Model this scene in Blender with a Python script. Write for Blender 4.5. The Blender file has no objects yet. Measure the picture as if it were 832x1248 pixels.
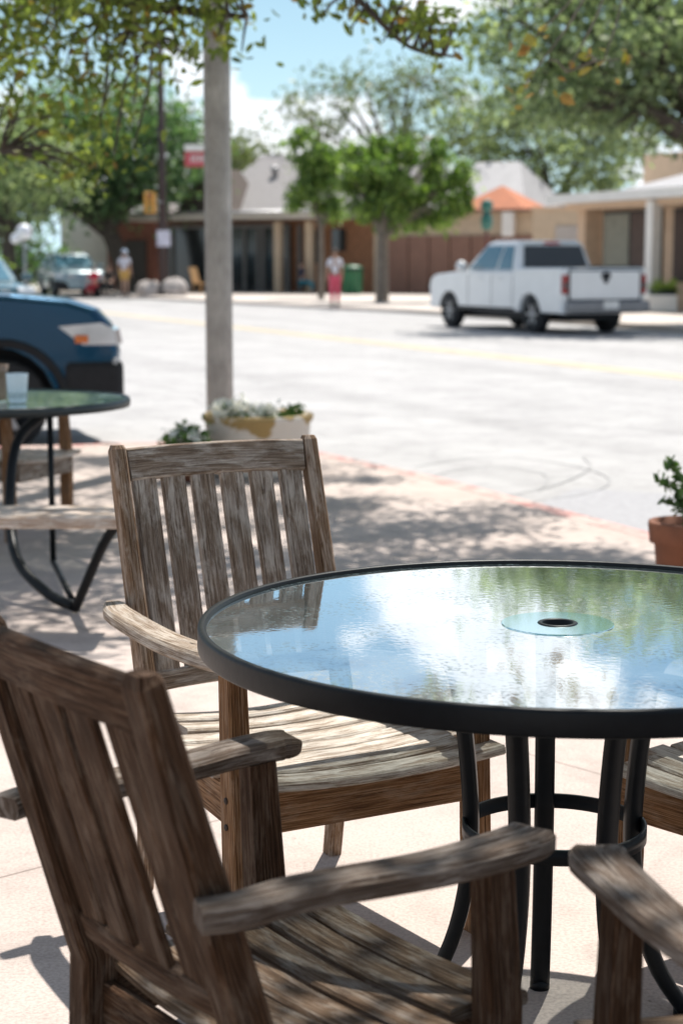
import bpy, math, random
import numpy as np
from mathutils import Vector, Matrix
R = math.radians
rnd = random.Random(7)
sc = bpy.context.scene
col = sc.collection

# ------------------------------------------------------------------ helpers
class MB:
    """collects faces into one mesh, with grain-aligned UVs"""
    def __init__(s): s.v=[]; s.f=[]; s.uv=[]; s.m=[]; s.sm=[]
    def face(s, idx, uv=None, m=0, sm=False):
        s.f.append(tuple(idx)); s.uv.append(uv if uv else [(0,0)]*len(idx)); s.m.append(m); s.sm.append(sm)
    def box(s, c, d, rz=0, m=0):
        cx,cy,cz=c; hx,hy,hz=d[0]/2,d[1]/2,d[2]/2
        b=len(s.v); co,si=math.cos(rz),math.sin(rz)
        for z in (-hz,hz):
            for x,y in ((-hx,-hy),(hx,-hy),(hx,hy),(-hx,hy)):
                s.v.append((cx+x*co-y*si, cy+x*si+y*co, cz+z))
        o=rnd.uniform(0,9)
        dims=[((0,3,2,1),d[0],d[1]),((4,5,6,7),d[0],d[1]),((0,1,5,4),d[0],d[2]),((1,2,6,5),d[1],d[2]),((2,3,7,6),d[0],d[2]),((3,0,4,7),d[1],d[2])]
        for q,a,e in dims:
            s.face([b+i for i in q],[(o,o),(o+a,o),(o+a,o+e),(o,o+e)],m)
    def beam(s, pts, side, w, t, ch=.004, m=0, sm=False):
        """sweep a chamfered rectangle along pts; w along side vector, t across; w,t may be lists"""
        n=len(pts); P=[Vector(p) for p in pts]; side=Vector(side)
        W=w if isinstance(w,(list,tuple)) else [w]*n; T=t if isinstance(t,(list,tuple)) else [t]*n
        b=len(s.v); L=0; o=rnd.uniform(0,50); o2=rnd.uniform(0,50); us=[]
        for i in range(n):
            tg=(P[min(i+1,n-1)]-P[max(i-1,0)]).normalized()
            if i: L+=(P[i]-P[i-1]).length
            us.append(L+o)
            S=(side-tg*side.dot(tg)).normalized(); N=tg.cross(S)
            a,c=W[i]/2,T[i]/2; k=min(ch,a*.45,c*.45)
            for x,y in ((-a+k,-c),(a-k,-c),(a,-c+k),(a,c-k),(a-k,c),(-a+k,c),(-a,c-k),(-a,-c+k)):
                s.v.append(tuple(P[i]+S*x+N*y))
        w0,t0=max(W),max(T)
        per=[0,w0,w0+ch,w0+t0,w0+t0+ch,2*w0+t0,2*w0+t0+ch,2*w0+2*t0,2*w0+2*t0+ch]
        for i in range(n-1):
            for j in range(8):
                q=[b+i*8+j,b+i*8+(j+1)%8,b+(i+1)*8+(j+1)%8,b+(i+1)*8+j]
                s.face(q,[(us[i],o2+per[j]),(us[i],o2+per[j+1]),(us[i+1],o2+per[j+1]),(us[i+1],o2+per[j])],m,sm)
        cap=[(o+.03*math.cos(j),o2+.03*math.sin(j)) for j in range(8)]
        s.face([b+j for j in range(7,-1,-1)],cap,m); s.face([b+(n-1)*8+j for j in range(8)],cap,m)
    def tube(s, pts, r, seg=10, m=0, cap=True):
        n=len(pts); P=[Vector(p) for p in pts]; rr=r if isinstance(r,(list,tuple)) else [r]*n
        b=len(s.v); ref=None; L=0
        for i in range(n):
            tg=(P[min(i+1,n-1)]-P[max(i-1,0)]).normalized()
            if ref is None: ref=Vector((0,0,1)) if abs(tg.z)<.9 else Vector((1,0,0))
            S=(ref-tg*ref.dot(tg)).normalized(); ref=S; N=tg.cross(S)
            for j in range(seg):
                a=2*math.pi*j/seg
                s.v.append(tuple(P[i]+(S*math.cos(a)+N*math.sin(a))*rr[i]))
        for i in range(n-1):
            for j in range(seg):
                s.face([b+i*seg+j,b+i*seg+(j+1)%seg,b+(i+1)*seg+(j+1)%seg,b+(i+1)*seg+j],
                       [(i*.1,j/seg),(i*.1,(j+1)/seg),(i*.1+.1,(j+1)/seg),(i*.1+.1,j/seg)],m,True)
        if cap:
            s.face([b+j for j in range(seg-1,-1,-1)],None,m); s.face([b+(n-1)*seg+j for j in range(seg)],None,m)
    def lathe(s, prof, c=(0,0,0), seg=32, m=0, axis='z', sm=True, sc2=(1,1)):
        """prof: list of (r,z)"""
        b=len(s.v); n=len(prof)
        for r,z in prof:
            for j in range(seg):
                a=2*math.pi*j/seg; x,y=r*math.cos(a)*sc2[0],r*math.sin(a)*sc2[1]
                p=(x,y,z) if axis=='z' else ((x,z,y) if axis=='y' else (z,x,y))
                s.v.append((c[0]+p[0],c[1]+p[1],c[2]+p[2]))
        for i in range(n-1):
            for j in range(seg):
                q=[b+i*seg+j,b+i*seg+(j+1)%seg,b+(i+1)*seg+(j+1)%seg,b+(i+1)*seg+j]
                if axis=='y': q.reverse()
                s.face(q,[(j/seg,i*.1),((j+1)/seg,i*.1),((j+1)/seg,i*.1+.1),(j/seg,i*.1+.1)],m,sm)
    def disc(s, r, z, c=(0,0,0), seg=32, m=0, up=True):
        b=len(s.v)
        for j in range(seg):
            a=2*math.pi*j/seg; s.v.append((c[0]+r*math.cos(a),c[1]+r*math.sin(a),c[2]+z))
        q=[b+j for j in range(seg)]
        s.face(q if up else q[::-1],None,m)
    def poly(s, pts, m=0):
        b=len(s.v); s.v+= [tuple(p) for p in pts]; s.face(range(b,b+len(pts)),[(p[0],p[1]) for p in pts],m)
    def prism(s, pts, z0, z1, m=0):
        b=len(s.v); n=len(pts)
        s.v+=[(p[0],p[1],z0) for p in pts]+[(p[0],p[1],z1) for p in pts]
        s.face([b+i for i in range(n-1,-1,-1)],[(pts[i][0],pts[i][1]) for i in range(n-1,-1,-1)],m)
        s.face([b+n+i for i in range(n)],[(p[0],p[1]) for p in pts],m)
        for i in range(n):
            j=(i+1)%n; s.face([b+i,b+j,b+n+j,b+n+i],None,m)
    def build(s, name, mat, parent=None, bevel=0, subd=0, loc=None, rz=0):
        me=bpy.data.meshes.new(name); me.from_pydata(s.v,[],s.f); 
        mats=mat if isinstance(mat,(list,tuple)) else [mat]
        for x in mats: me.materials.append(x)
        me.polygons.foreach_set('material_index',s.m); me.polygons.foreach_set('use_smooth',s.sm)
        uvl=me.uv_layers.new(name='UVMap'); flat=[c for f in s.uv for p in f for c in p]
        uvl.data.foreach_set('uv',flat)
        me.validate(); me.update()
        o=bpy.data.objects.new(name,me); col.objects.link(o)
        if parent: o.parent=parent
        if loc: o.location=loc
        o.rotation_euler.z=rz
        if bevel:
            b=o.modifiers.new('b','BEVEL'); b.width=bevel; b.segments=2; b.limit_method='ANGLE'; b.angle_limit=R(35)
        if subd:
            b=o.modifiers.new('s','SUBSURF'); b.levels=b.render_levels=subd
        return o

def tag(o, label=None, cat=None, group=None, kind=None):
    if label: o['label']=label
    if cat: o['category']=cat
    if group: o['group']=group
    if kind: o['kind']=kind
    return o
def empty(name, loc=(0,0,0), rz=0, **k):
    o=bpy.data.objects.new(name,None); col.objects.link(o); o.location=loc; o.rotation_euler.z=rz
    o.empty_display_size=.1
    return tag(o,**k)

# ------------------------------------------------------------------ materials
def nm(name):
    m=bpy.data.materials.new(name); m.use_nodes=True; nt=m.node_tree; nt.nodes.clear()
    out=nt.nodes.new('ShaderNodeOutputMaterial'); return m,nt,out
def N(nt,t,**k):
    n=nt.nodes.new('ShaderNode'+t)
    for a,b in k.items():
        if a in n.inputs: n.inputs[a].default_value=b
        else: setattr(n,a,b)
    return n
def L(nt,a,b): nt.links.new(a,b)
def ramp(nt, fac, stops):
    r=N(nt,'ValToRGB'); e=r.color_ramp.elements
    while len(e)<len(stops): e.new(.5)
    for i,(p,c) in enumerate(stops): e[i].position=p; e[i].color=(c[0],c[1],c[2],1) if not isinstance(c,(int,float)) else (c,c,c,1)
    L(nt,fac,r.inputs[0]); return r
def simple(name, c, rough=.6, var=.15, scale=6, metal=0, coat=0, bump=0, spec=.5, coord='Object'):
    m,nt,out=nm(name); p=N(nt,'BsdfPrincipled'); L(nt,p.outputs[0],out.inputs[0])
    p.inputs['Roughness'].default_value=rough; p.inputs['Metallic'].default_value=metal
    p.inputs['Coat Weight'].default_value=coat; p.inputs['Coat Roughness'].default_value=.04
    p.inputs['Specular IOR Level'].default_value=spec
    tc=N(nt,'TexCoord'); n=N(nt,'TexNoise'); n.inputs['Scale'].default_value=scale; n.inputs['Detail'].default_value=5
    L(nt,tc.outputs[coord],n.inputs['Vector'])
    a=[max(0,x*(1-var)) for x in c]; b=[min(1,x*(1+var)) for x in c]
    r=ramp(nt,n.outputs[0],[(.3,a),(.7,b)]); L(nt,r.outputs[0],p.inputs['Base Color'])
    if bump:
        bn=N(nt,'Bump'); bn.inputs['Strength'].default_value=bump; bn.inputs['Distance'].default_value=.01
        L(nt,n.outputs[0],bn.inputs['Height']); L(nt,bn.outputs[0],p.inputs['Normal'])
    return m
def mix(nt,f,a,b,blend='MIX'):
    n=nt.nodes.new('ShaderNodeMix'); n.data_type='RGBA'; n.blend_type=blend
    for v,i in ((f,0),(a,6),(b,7)):
        if hasattr(v,'links') or hasattr(v,'is_output'): L(nt,v,n.inputs[i])
        elif isinstance(v,(int,float)): n.inputs[i].default_value=v
        else: n.inputs[i].default_value=(v[0],v[1],v[2],1)
    return n.outputs[2]
def math_(nt,op,a,b=None):
    n=nt.nodes.new('ShaderNodeMath'); n.operation=op
    for i,v in ((0,a),(1,b)):
        if v is None: continue
        if isinstance(v,(int,float)): n.inputs[i].default_value=v
        else: L(nt,v,n.inputs[i])
    return n.outputs[0]

def wood(name, dark, mid, light, grey, amount):
    """weathered teak; grain follows U"""
    m,nt,out=nm(name); p=N(nt,'BsdfPrincipled'); L(nt,p.outputs[0],out.inputs[0]); p.inputs['Specular IOR Level'].default_value=.12
    uv=N(nt,'UVMap'); 
    mp=N(nt,'Mapping'); mp.inputs['Scale'].default_value=(9,330,1); L(nt,uv.outputs[0],mp.inputs[0])
    g=N(nt,'TexNoise'); g.inputs['Scale'].default_value=1; g.inputs['Detail'].default_value=8; g.inputs['Roughness'].default_value=.7; g.inputs['Distortion'].default_value=.6
    L(nt,mp.outputs[0],g.inputs[0])
    mp2=N(nt,'Mapping'); mp2.inputs['Scale'].default_value=(10,800,1); L(nt,uv.outputs[0],mp2.inputs[0])
    g2=N(nt,'TexNoise'); g2.inputs['Scale'].default_value=1; g2.inputs['Detail'].default_value=4; L(nt,mp2.outputs[0],g2.inputs[0])
    mp3=N(nt,'Mapping'); mp3.inputs['Scale'].default_value=(10,38,1); L(nt,uv.outputs[0],mp3.inputs[0])
    pt=N(nt,'TexNoise'); pt.inputs['Scale'].default_value=1; pt.inputs['Detail'].default_value=10; pt.inputs['Roughness'].default_value=.72; pt.inputs['Distortion'].default_value=.5; L(nt,mp3.outputs[0],pt.inputs[0])
    base=ramp(nt,g.outputs[0],[(.36,dark),(.5,mid),(.64,light)])
    fine=ramp(nt,g2.outputs[0],[(.38,.30),(.52,1.)])
    c=mix(nt,.6,base.outputs[0],fine.outputs[0],'MULTIPLY')
    wsum=math_(nt,'ADD',math_(nt,'MULTIPLY',pt.outputs[0],.8),math_(nt,'MULTIPLY',g.outputs[0],.35))
    wr=ramp(nt,wsum,[(.585-amount*.09,0.),(.74-amount*.09,1.)])
    c2=mix(nt,math_(nt,'MULTIPLY',wr.outputs[0],.3+.55*amount),c,grey)
    # small knots / nail holes
    mp4=N(nt,'Mapping'); mp4.inputs['Scale'].default_value=(6,14,1); L(nt,uv.outputs[0],mp4.inputs[0])
    vo=N(nt,'TexVoronoi'); vo.inputs['Scale'].default_value=1; L(nt,mp4.outputs[0],vo.inputs['Vector'])
    kn=ramp(nt,vo.outputs['Distance'],[(.03,1.),(.07,0.)])
    c3=mix(nt,math_(nt,'MULTIPLY',kn.outputs[0],.85),c2,(.03,.02,.015))
    mg=N(nt,'TexNoise'); mg.inputs['Scale'].default_value=5; oc=N(nt,'TexCoord'); L(nt,oc.outputs['Object'],mg.inputs[0])
    tone=ramp(nt,mg.outputs[0],[(.3,.78),(.7,1.15)])
    c4=mix(nt,1.,c3,tone.outputs[0],'MULTIPLY')
    L(nt,c4,p.inputs['Base Color'])
    rr=ramp(nt,g.outputs[0],[(.3,.85),(.7,.62)]); L(nt,rr.outputs[0],p.inputs['Roughness'])
    hsum=math_(nt,'ADD',math_(nt,'MULTIPLY',g.outputs[0],.7),math_(nt,'MULTIPLY',g2.outputs[0],.5))
    bn=N(nt,'Bump'); bn.inputs['Strength'].default_value=.75; bn.inputs['Distance'].default_value=.0035
    L(nt,math_(nt,'SUBTRACT',hsum,math_(nt,'MULTIPLY',kn.outputs[0],.8)),bn.inputs['Height']); L(nt,bn.outputs[0],p.inputs['Normal'])
    return m
W_SEAT=wood('weathered_teak_seat',(.15,.10,.07),(.36,.285,.22),(.56,.49,.41),(.74,.69,.62),.8)
W_BACK=wood('weathered_teak_back',(.075,.047,.032),(.205,.148,.108),(.33,.255,.20),(.58,.52,.46),.55)
W_POST=wood('brown_teak_post',(.07,.030,.013),(.25,.125,.058),(.40,.23,.12),(.40,.30,.22),.2)
W_RPOST=wood('grey_brown_teak_post',(.06,.03,.016),(.20,.12,.07),(.36,.25,.165),(.55,.47,.40),.45)
W_ARM=wood('weathered_teak_arm',(.11,.07,.045),(.32,.24,.175),(.48,.40,.32),(.64,.58,.51),.6)
W_DSEAT=wood('shaded_teak_seat',(.035,.019,.010),(.12,.075,.046),(.22,.155,.105),(.38,.35,.31),.35)  # dry teak again, with the shade on these chairs darkened into the colour
W_DBACK=wood('shaded_teak_back',(.014,.006,.003),(.060,.028,.013),(.115,.062,.034),(.22,.165,.125),.25)  # back and posts: shade put into the wood colour
W_DARM=wood('shaded_teak_arm',(.045,.026,.017),(.11,.076,.055),(.195,.15,.118),(.38,.335,.295),.45)  # arms: shade put into the wood colour
W_BENCH=wood('bench_wood',(.24,.15,.10),(.50,.37,.28),(.62,.50,.41),(.74,.71,.67),.7)

def foliage(name, cols, rough=.5, trans=.35, tint=(1.35,1.5,.75)):
    m,nt,out=nm(name); g=N(nt,'NewGeometry')
    r=ramp(nt,g.outputs['Random Per Island'],[(i/(len(cols)-1) if len(cols)>1 else 0,c) for i,c in enumerate(cols)])
    p=N(nt,'BsdfPrincipled'); p.inputs['Roughness'].default_value=rough; L(nt,r.outputs[0],p.inputs['Base Color'])
    t=N(nt,'BsdfTranslucent'); b=mix(nt,1.,r.outputs[0],tint,'MULTIPLY'); L(nt,b,t.inputs[0])
    ms=N(nt,'MixShader'); ms.inputs[0].default_value=trans; L(nt,p.outputs[0],ms.inputs[1]); L(nt,t.outputs[0],ms.inputs[2]); L(nt,ms.outputs[0],out.inputs[0])
    return m
F_OAK=foliage('oak_leaves',[(.11,.15,.09),(.24,.30,.17),(.07,.10,.065),(.40,.46,.28),(.17,.22,.12)],trans=.58,tint=(1.25,1.35,.85))
F_BRIGHT=foliage('bright_leaves',[(.055,.11,.03),(.16,.26,.05),(.03,.07,.025),(.32,.43,.11),(.09,.17,.045)],trans=.42)
F_HAZY=foliage('sparse_olive_leaves',[(.10,.13,.06),(.16,.20,.08),(.08,.11,.06),(.24,.26,.10)])
F_DARK=foliage('dark_green_leaves',[(.06,.11,.065),(.12,.20,.10),(.06,.12,.065),(.24,.34,.17)],trans=.52)
F_NEAR=foliage('near_oak_leaves',[(.09,.13,.035),(.17,.22,.055),(.06,.09,.03),(.32,.38,.10),(.14,.18,.05),(.20,.27,.07),(.22,.13,.05)],trans=.58,tint=(1.35,1.4,.75))
F_TWIG=foliage('yellow_new_leaves',[(.36,.31,.05),(.36,.17,.06),(.28,.31,.06)],trans=.4)
F_PLANT=foliage('potted_leaves',[(.05,.10,.025),(.08,.15,.035),(.035,.07,.02)],trans=.25)
F_LIME=foliage('lime_bush_leaves',[(.25,.38,.03),(.32,.42,.05),(.18,.30,.03)])
BARK=simple('bark',(.075,.06,.048),.9,.4,8,bump=.6)
BARK2=simple('pale_bark',(.17,.145,.12),.9,.3,8,bump=.6)

def concrete(name, a, b, joint=None, rough=.85, wear=False):
    m,nt,out=nm(name); p=N(nt,'BsdfPrincipled'); L(nt,p.outputs[0],out.inputs[0]); p.inputs['Roughness'].default_value=rough
    p.inputs['Specular IOR Level'].default_value=.3
    tc=N(nt,'TexCoord'); 
    n1=N(nt,'TexNoise'); n1.inputs['Scale'].default_value=.9; n1.inputs['Detail'].default_value=6; L(nt,tc.outputs['Object'],n1.inputs[0])
    n2=N(nt,'TexNoise'); n2.inputs['Scale'].default_value=130; n2.inputs['Detail'].default_value=4; L(nt,tc.outputs['Object'],n2.inputs[0])
    n3=N(nt,'TexVoronoi'); n3.inputs['Scale'].default_value=55; L(nt,tc.outputs['Object'],n3.inputs['Vector'])
    r1=ramp(nt,n1.outputs[0],[(.3,a),(.7,b)]); r2=ramp(nt,n2.outputs[0],[(.35,.82),(.6,1.04)])
    c=mix(nt,1.,r1.outputs[0],r2.outputs[0],'MULTIPLY')
    n5=N(nt,'TexNoise'); n5.inputs['Scale'].default_value=1.7; n5.inputs['Detail'].default_value=10; n5.inputs['Distortion'].default_value=1.2; L(nt,tc.outputs['Object'],n5.inputs[0])
    r5=ramp(nt,n5.outputs[0],[(.40,1.),(.46,.90),(.50,1.)]); c=mix(nt,1.,c,r5.outputs[0],'MULTIPLY')
    v5=N(nt,'TexVoronoi'); v5.inputs['Scale'].default_value=9; L(nt,tc.outputs['Object'],v5.inputs['Vector']); r6=ramp(nt,v5.outputs['Distance'],[(.02,.35),(.055,1.)]); c=mix(nt,.8,c,r6.outputs[0],'MULTIPLY')
    r3=ramp(nt,n3.outputs['Distance'],[(.05,.72),(.16,1.)])
    c=mix(nt,.6,c,r3.outputs[0],'MULTIPLY')
    n4=N(nt,'TexNoise'); n4.inputs['Scale'].default_value=4.; n4.inputs['Detail'].default_value=8; n4.inputs['Roughness'].default_value=.7; L(nt,tc.outputs['Object'],n4.inputs[0])
    r4=ramp(nt,n4.outputs[0],[(.32,.84),(.5,1.),(.7,1.05)]); c=mix(nt,.9,c,r4.outputs[0],'MULTIPLY')
    h=n2.outputs[0]
    if wear:
        mw=N(nt,'Mapping'); mw.inputs['Rotation'].default_value=(0,0,R(-21.7)); L(nt,tc.outputs['Object'],mw.inputs[0])
        mw2=N(nt,'Mapping'); mw2.inputs['Scale'].default_value=(1.1,.06,1); L(nt,mw.outputs[0],mw2.inputs[0])
        nw=N(nt,'TexNoise'); nw.inputs['Scale'].default_value=1.; nw.inputs['Detail'].default_value=7; L(nt,mw2.outputs[0],nw.inputs[0])
        rw=ramp(nt,nw.outputs[0],[(.36,.89),(.55,1.02)]); c=mix(nt,1.,c,rw.outputs[0],'MULTIPLY')
        vk=N(nt,'TexVoronoi'); vk.feature='DISTANCE_TO_EDGE'; vk.inputs['Scale'].default_value=.22; wn=N(nt,'TexNoise'); wn.inputs['Scale'].default_value=1.5; wn.inputs['Detail'].default_value=6; L(nt,tc.outputs['Object'],wn.inputs[0])
        L(nt,mix(nt,.12,tc.outputs['Object'],wn.outputs['Color'],'ADD'),vk.inputs['Vector'])
        rk=ramp(nt,vk.outputs['Distance'],[(.0012,.72),(.004,1.)]); c=mix(nt,1.,c,rk.outputs[0],'MULTIPLY')
    if joint:
        # scored joints in object space: rotated grid
        mp=N(nt,'Mapping'); mp.inputs['Rotation'].default_value=(0,0,joint[0]); mp.inputs['Location'].default_value=(joint[1],joint[2],0); L(nt,tc.outputs['Object'],mp.inputs[0])
        sp=N(nt,'SeparateXYZ'); L(nt,mp.outputs[0],sp.inputs[0]); J=None
        for ax,per in ((0,joint[3]),(1,joint[4])):
            fr=math_(nt,'FRACT',math_(nt,'DIVIDE',sp.outputs[ax],per)); d=math_(nt,'ABSOLUTE',math_(nt,'SUBTRACT',fr,.5))
            d=math_(nt,'MULTIPLY',d,per); k=math_(nt,'LESS_THAN',d,.0035)
            J=k if J is None else math_(nt,'MAXIMUM',J,k)
        c=mix(nt,math_(nt,'MULTIPLY',J,.7),c,(.12,.09,.075)); h=math_(nt,'SUBTRACT',n2.outputs[0],math_(nt,'MULTIPLY',J,2.))
    L(nt,c,p.inputs['Base Color'])
    bn=N(nt,'Bump'); bn.inputs['Strength'].default_value=.35; bn.inputs['Distance'].default_value=.004; L(nt,h,bn.inputs['Height']); L(nt,bn.outputs[0],p.inputs['Normal'])
    return m
PAVE=concrete('pinkish_concrete',(.435,.36,.322),(.51,.43,.39),joint=(R(-41.5),0.2,0.41,2.4,2.4))
FPAVE=concrete('far_concrete',(.50,.44,.40),(.60,.53,.48))
ROADM=concrete('pale_road',(.345,.335,.337),(.415,.405,.405),wear=True)
def kerbm():
    m,nt,out=nm('faded_red_kerb_paint'); p=N(nt,'BsdfPrincipled'); L(nt,p.outputs[0],out.inputs[0]); p.inputs['Roughness'].default_value=.85
    tc=N(nt,'TexCoord'); n=N(nt,'TexNoise'); n.inputs['Scale'].default_value=3.5; n.inputs['Detail'].default_value=8; n.inputs['Roughness'].default_value=.7; L(nt,tc.outputs['Object'],n.inputs[0])
    r_=ramp(nt,n.outputs[0],[(.40,(.50,.40,.36)),(.50,(.50,.30,.27)),(.60,(.45,.20,.18))]); L(nt,r_.outputs[0],p.inputs['Base Color']); return m
KERB=kerbm(); YEL=simple('faded_yellow_paint',(.62,.50,.30),.8,.15,5)
PATCH=simple('asphalt_patch',(.30,.295,.31),.85,.12,20)
TAR=simple('tar_seam',(.30,.295,.30),.8,.2,20)
BLACK=simple('black_powder_coat',(.0045,.0055,.007),.42,.2,60,bump=.05,spec=.22)
BOLT=simple('rusty_bolt',(.05,.03,.02),.7)
METAL=simple('dull_metal',(.35,.35,.36),.4,.1,8,metal=.8)
RUBBER=simple('tyre_rubber',(.018,.018,.02),.8,.2,20)
WHEEL=simple('alloy_wheel',(.35,.35,.36),.35,.1,10,metal=.7)
DKPLAST=simple('dark_plastic',(.014,.015,.018),.55,.2,20,spec=.25)
TERRA=simple('terracotta',(.20,.075,.038),.8,.25,9,bump=.2)
SOIL=simple('soil',(.10,.06,.035),.95,.4,60,bump=.6)

def glassmat(name='pebbled_table_glass',dif=.45,dc=(.22,.29,.30),fk=2.2):
    m,nt,out=nm(name)
    tc=N(nt,'TexCoord'); mp=N(nt,'Mapping'); mp.inputs['Scale'].default_value=(1,1,1); L(nt,tc.outputs['Object'],mp.inputs[0])
    v=N(nt,'TexVoronoi'); v.inputs['Scale'].default_value=105; v.feature='SMOOTH_F1'; L(nt,mp.outputs[0],v.inputs['Vector'])
    n=N(nt,'TexNoise'); n.inputs['Scale'].default_value=70; n.inputs['Detail'].default_value=2; L(nt,mp.outputs[0],n.inputs[0])
    h=math_(nt,'ADD',math_(nt,'MULTIPLY',v.outputs['Distance'],.6),n.outputs[0])
    bn=N(nt,'Bump'); bn.inputs['Strength'].default_value=.020; bn.inputs['Distance'].default_value=.0025; L(nt,h,bn.inputs['Height'])
    fr=N(nt,'Fresnel'); fr.inputs['IOR'].default_value=1.9; L(nt,bn.outputs[0],fr.inputs['Normal'])
    spk=ramp(nt,v.outputs['Distance'],[(.15,.42),(.42,1.)]); big=N(nt,'TexNoise'); big.inputs['Scale'].default_value=7; big.inputs['Detail'].default_value=5; L(nt,tc.outputs['Object'],big.inputs[0]); bgr=ramp(nt,big.outputs[0],[(.42,0.),(.6,1.)])
    f=math_(nt,'MULTIPLY',math_(nt,'MINIMUM',math_(nt,'MULTIPLY',fr.outputs[0],fk),.93),mix(nt,bgr.outputs[0],(1,1,1),spk.outputs[0]))
    tr=N(nt,'BsdfTransparent'); tr.inputs[0].default_value=(.80,.87,.86,1)
    df=N(nt,'BsdfDiffuse'); df.inputs[0].default_value=(*dc,1)
    a=N(nt,'MixShader'); a.inputs[0].default_value=dif; L(nt,tr.outputs[0],a.inputs[1]); L(nt,df.outputs[0],a.inputs[2])
    gl=N(nt,'BsdfGlossy'); gl.inputs['Roughness'].default_value=.035; gl.inputs[0].default_value=(.95,.98,1,1); L(nt,bn.outputs[0],gl.inputs['Normal'])
    b=N(nt,'MixShader'); L(nt,f,b.inputs[0]); L(nt,a.outputs[0],b.inputs[1]); L(nt,gl.outputs[0],b.inputs[2]); L(nt,b.outputs[0],out.inputs[0])
    return m
GLASS=glassmat()
def winglass(name,c,r=.06):
    m,nt,out=nm(name); p=N(nt,'BsdfPrincipled'); L(nt,p.outputs[0],out.inputs[0]); p.inputs['Base Color'].default_value=(*c,1); p.inputs['Roughness'].default_value=r
    p.inputs['Specular IOR Level'].default_value=.9
    return m
CARGLASS=winglass('car_window_glass',(.012,.02,.022)); BLUEGLASS=winglass('blue_tinted_glass',(.06,.16,.22),.1); SHOPGLASS=winglass('shop_glass',(.02,.024,.026),.12)
def tealplate():
    m,nt,out=nm('teal_glass_plate'); fr=N(nt,'Fresnel'); fr.inputs['IOR'].default_value=1.9
    tr=N(nt,'BsdfTransparent'); tr.inputs[0].default_value=(.35,.62,.66,1); gl=N(nt,'BsdfGlossy'); gl.inputs[0].default_value=(.75,.93,.97,1); gl.inputs['Roughness'].default_value=.06
    a=N(nt,'MixShader'); L(nt,math_(nt,'MINIMUM',math_(nt,'MULTIPLY',fr.outputs[0],1.9),.9),a.inputs[0]); L(nt,tr.outputs[0],a.inputs[1]); L(nt,gl.outputs[0],a.inputs[2]); L(nt,a.outputs[0],out.inputs[0]); return m
TEALPLATE=tealplate()

# ------------------------------------------------------------------ world and sun
SUN_EL,SUN_AZ=62.,20.       # azimuth measured from +Y towards +X
w=bpy.data.worlds.new('World'); sc.world=w; w.use_nodes=True; nt=w.node_tree; nt.nodes.clear()
wo=nt.nodes.new('ShaderNodeOutputWorld'); bg=nt.nodes.new('ShaderNodeBackground'); bg.inputs[1].default_value=.068
sky=nt.nodes.new('ShaderNodeTexSky'); sky.sky_type='NISHITA'; sky.sun_disc=False; sky.sun_elevation=R(SUN_EL); sky.sun_rotation=R(SUN_AZ)
sky.air_density=1.0; sky.dust_density=.6; sky.ozone_density=1.2
tc=nt.nodes.new('ShaderNodeTexCoord'); sp=nt.nodes.new('ShaderNodeSeparateXYZ'); L(nt,tc.outputs['Generated'],sp.inputs[0])
az=math_(nt,'DIVIDE',sp.outputs[0],math_(nt,'MAXIMUM',sp.outputs[1],.05)); el=math_(nt,'MULTIPLY',sp.outputs[2],1.6)
cb=nt.nodes.new('ShaderNodeCombineXYZ'); L(nt,az,cb.inputs[0]); L(nt,el,cb.inputs[1])
cn=nt.nodes.new('ShaderNodeTexNoise'); cn.inputs['Scale'].default_value=13.; cn.inputs['Detail'].default_value=9; cn.inputs['Roughness'].default_value=.58
cm=nt.nodes.new('ShaderNodeMapping'); cm.inputs['Location'].default_value=(3.15,1.7,0); L(nt,cb.outputs[0],cm.inputs[0]); L(nt,cm.outputs[0],cn.inputs[0])
bumps=None
for a0,e0,sa,se,amp in ((.06,.178,.045,.018,.30),(.065,.208,.055,.02,.30),(.115,.245,.045,.03,.32),(.005,.213,.016,.008,.2),(-.05,.205,.055,.05,-.26),(.215,.22,.04,.08,-.2),(.02,.255,.035,.02,-.2),(-.05,.065,.08,.03,.20),(.08,.15,.05,.015,.22),(-.03,.125,.06,.025,-.14),(-.15,.12,.04,.02,-.1)):
    q=math_(nt,'ADD',math_(nt,'POWER',math_(nt,'ABSOLUTE',math_(nt,'DIVIDE',math_(nt,'SUBTRACT',az,a0),sa)),2.),math_(nt,'POWER',math_(nt,'ABSOLUTE',math_(nt,'DIVIDE',math_(nt,'SUBTRACT',sp.outputs[2],e0),se)),2.))
    q=math_(nt,'MULTIPLY',math_(nt,'EXPONENT',math_(nt,'MULTIPLY',q,-1.)),amp); bumps=q if bumps is None else math_(nt,'ADD',bumps,q)
cr=ramp(nt,math_(nt,'ADD',cn.outputs[0],bumps),[(.515,0.),(.575,1.)])
cv=nt.nodes.new('ShaderNodeTexNoise'); cv.inputs['Scale'].default_value=22; cv.inputs['Detail'].default_value=6; L(nt,cm.outputs[0],cv.inputs[0])
cc=ramp(nt,cv.outputs[0],[(.3,(10.,10.8,11.8)),(.7,(14.,14.1,14.3))])
low=ramp(nt,sp.outputs[2],[(-.02,.0),(.0,1.)])
hz=math_(nt,'MULTIPLY',math_(nt,'EXPONENT',math_(nt,'MULTIPLY',math_(nt,'ABSOLUTE',sp.outputs[2]),-11.)),.95)
sky2=mix(nt,hz,mix(nt,1.,sky.outputs[0],(.84,1.02,1.03),'MULTIPLY'),(9.,12.2,14.5))
skyc=mix(nt,math_(nt,'MULTIPLY',cr.outputs[0],.93),sky2,cc.outputs[0])
L(nt,skyc,bg.inputs[0]); L(nt,bg.outputs[0],wo.inputs[0])
sd=bpy.data.lights.new('sun','SUN'); sd.energy=5.0; sd.angle=R(.55); sd.color=(1,.955,.88)
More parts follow.
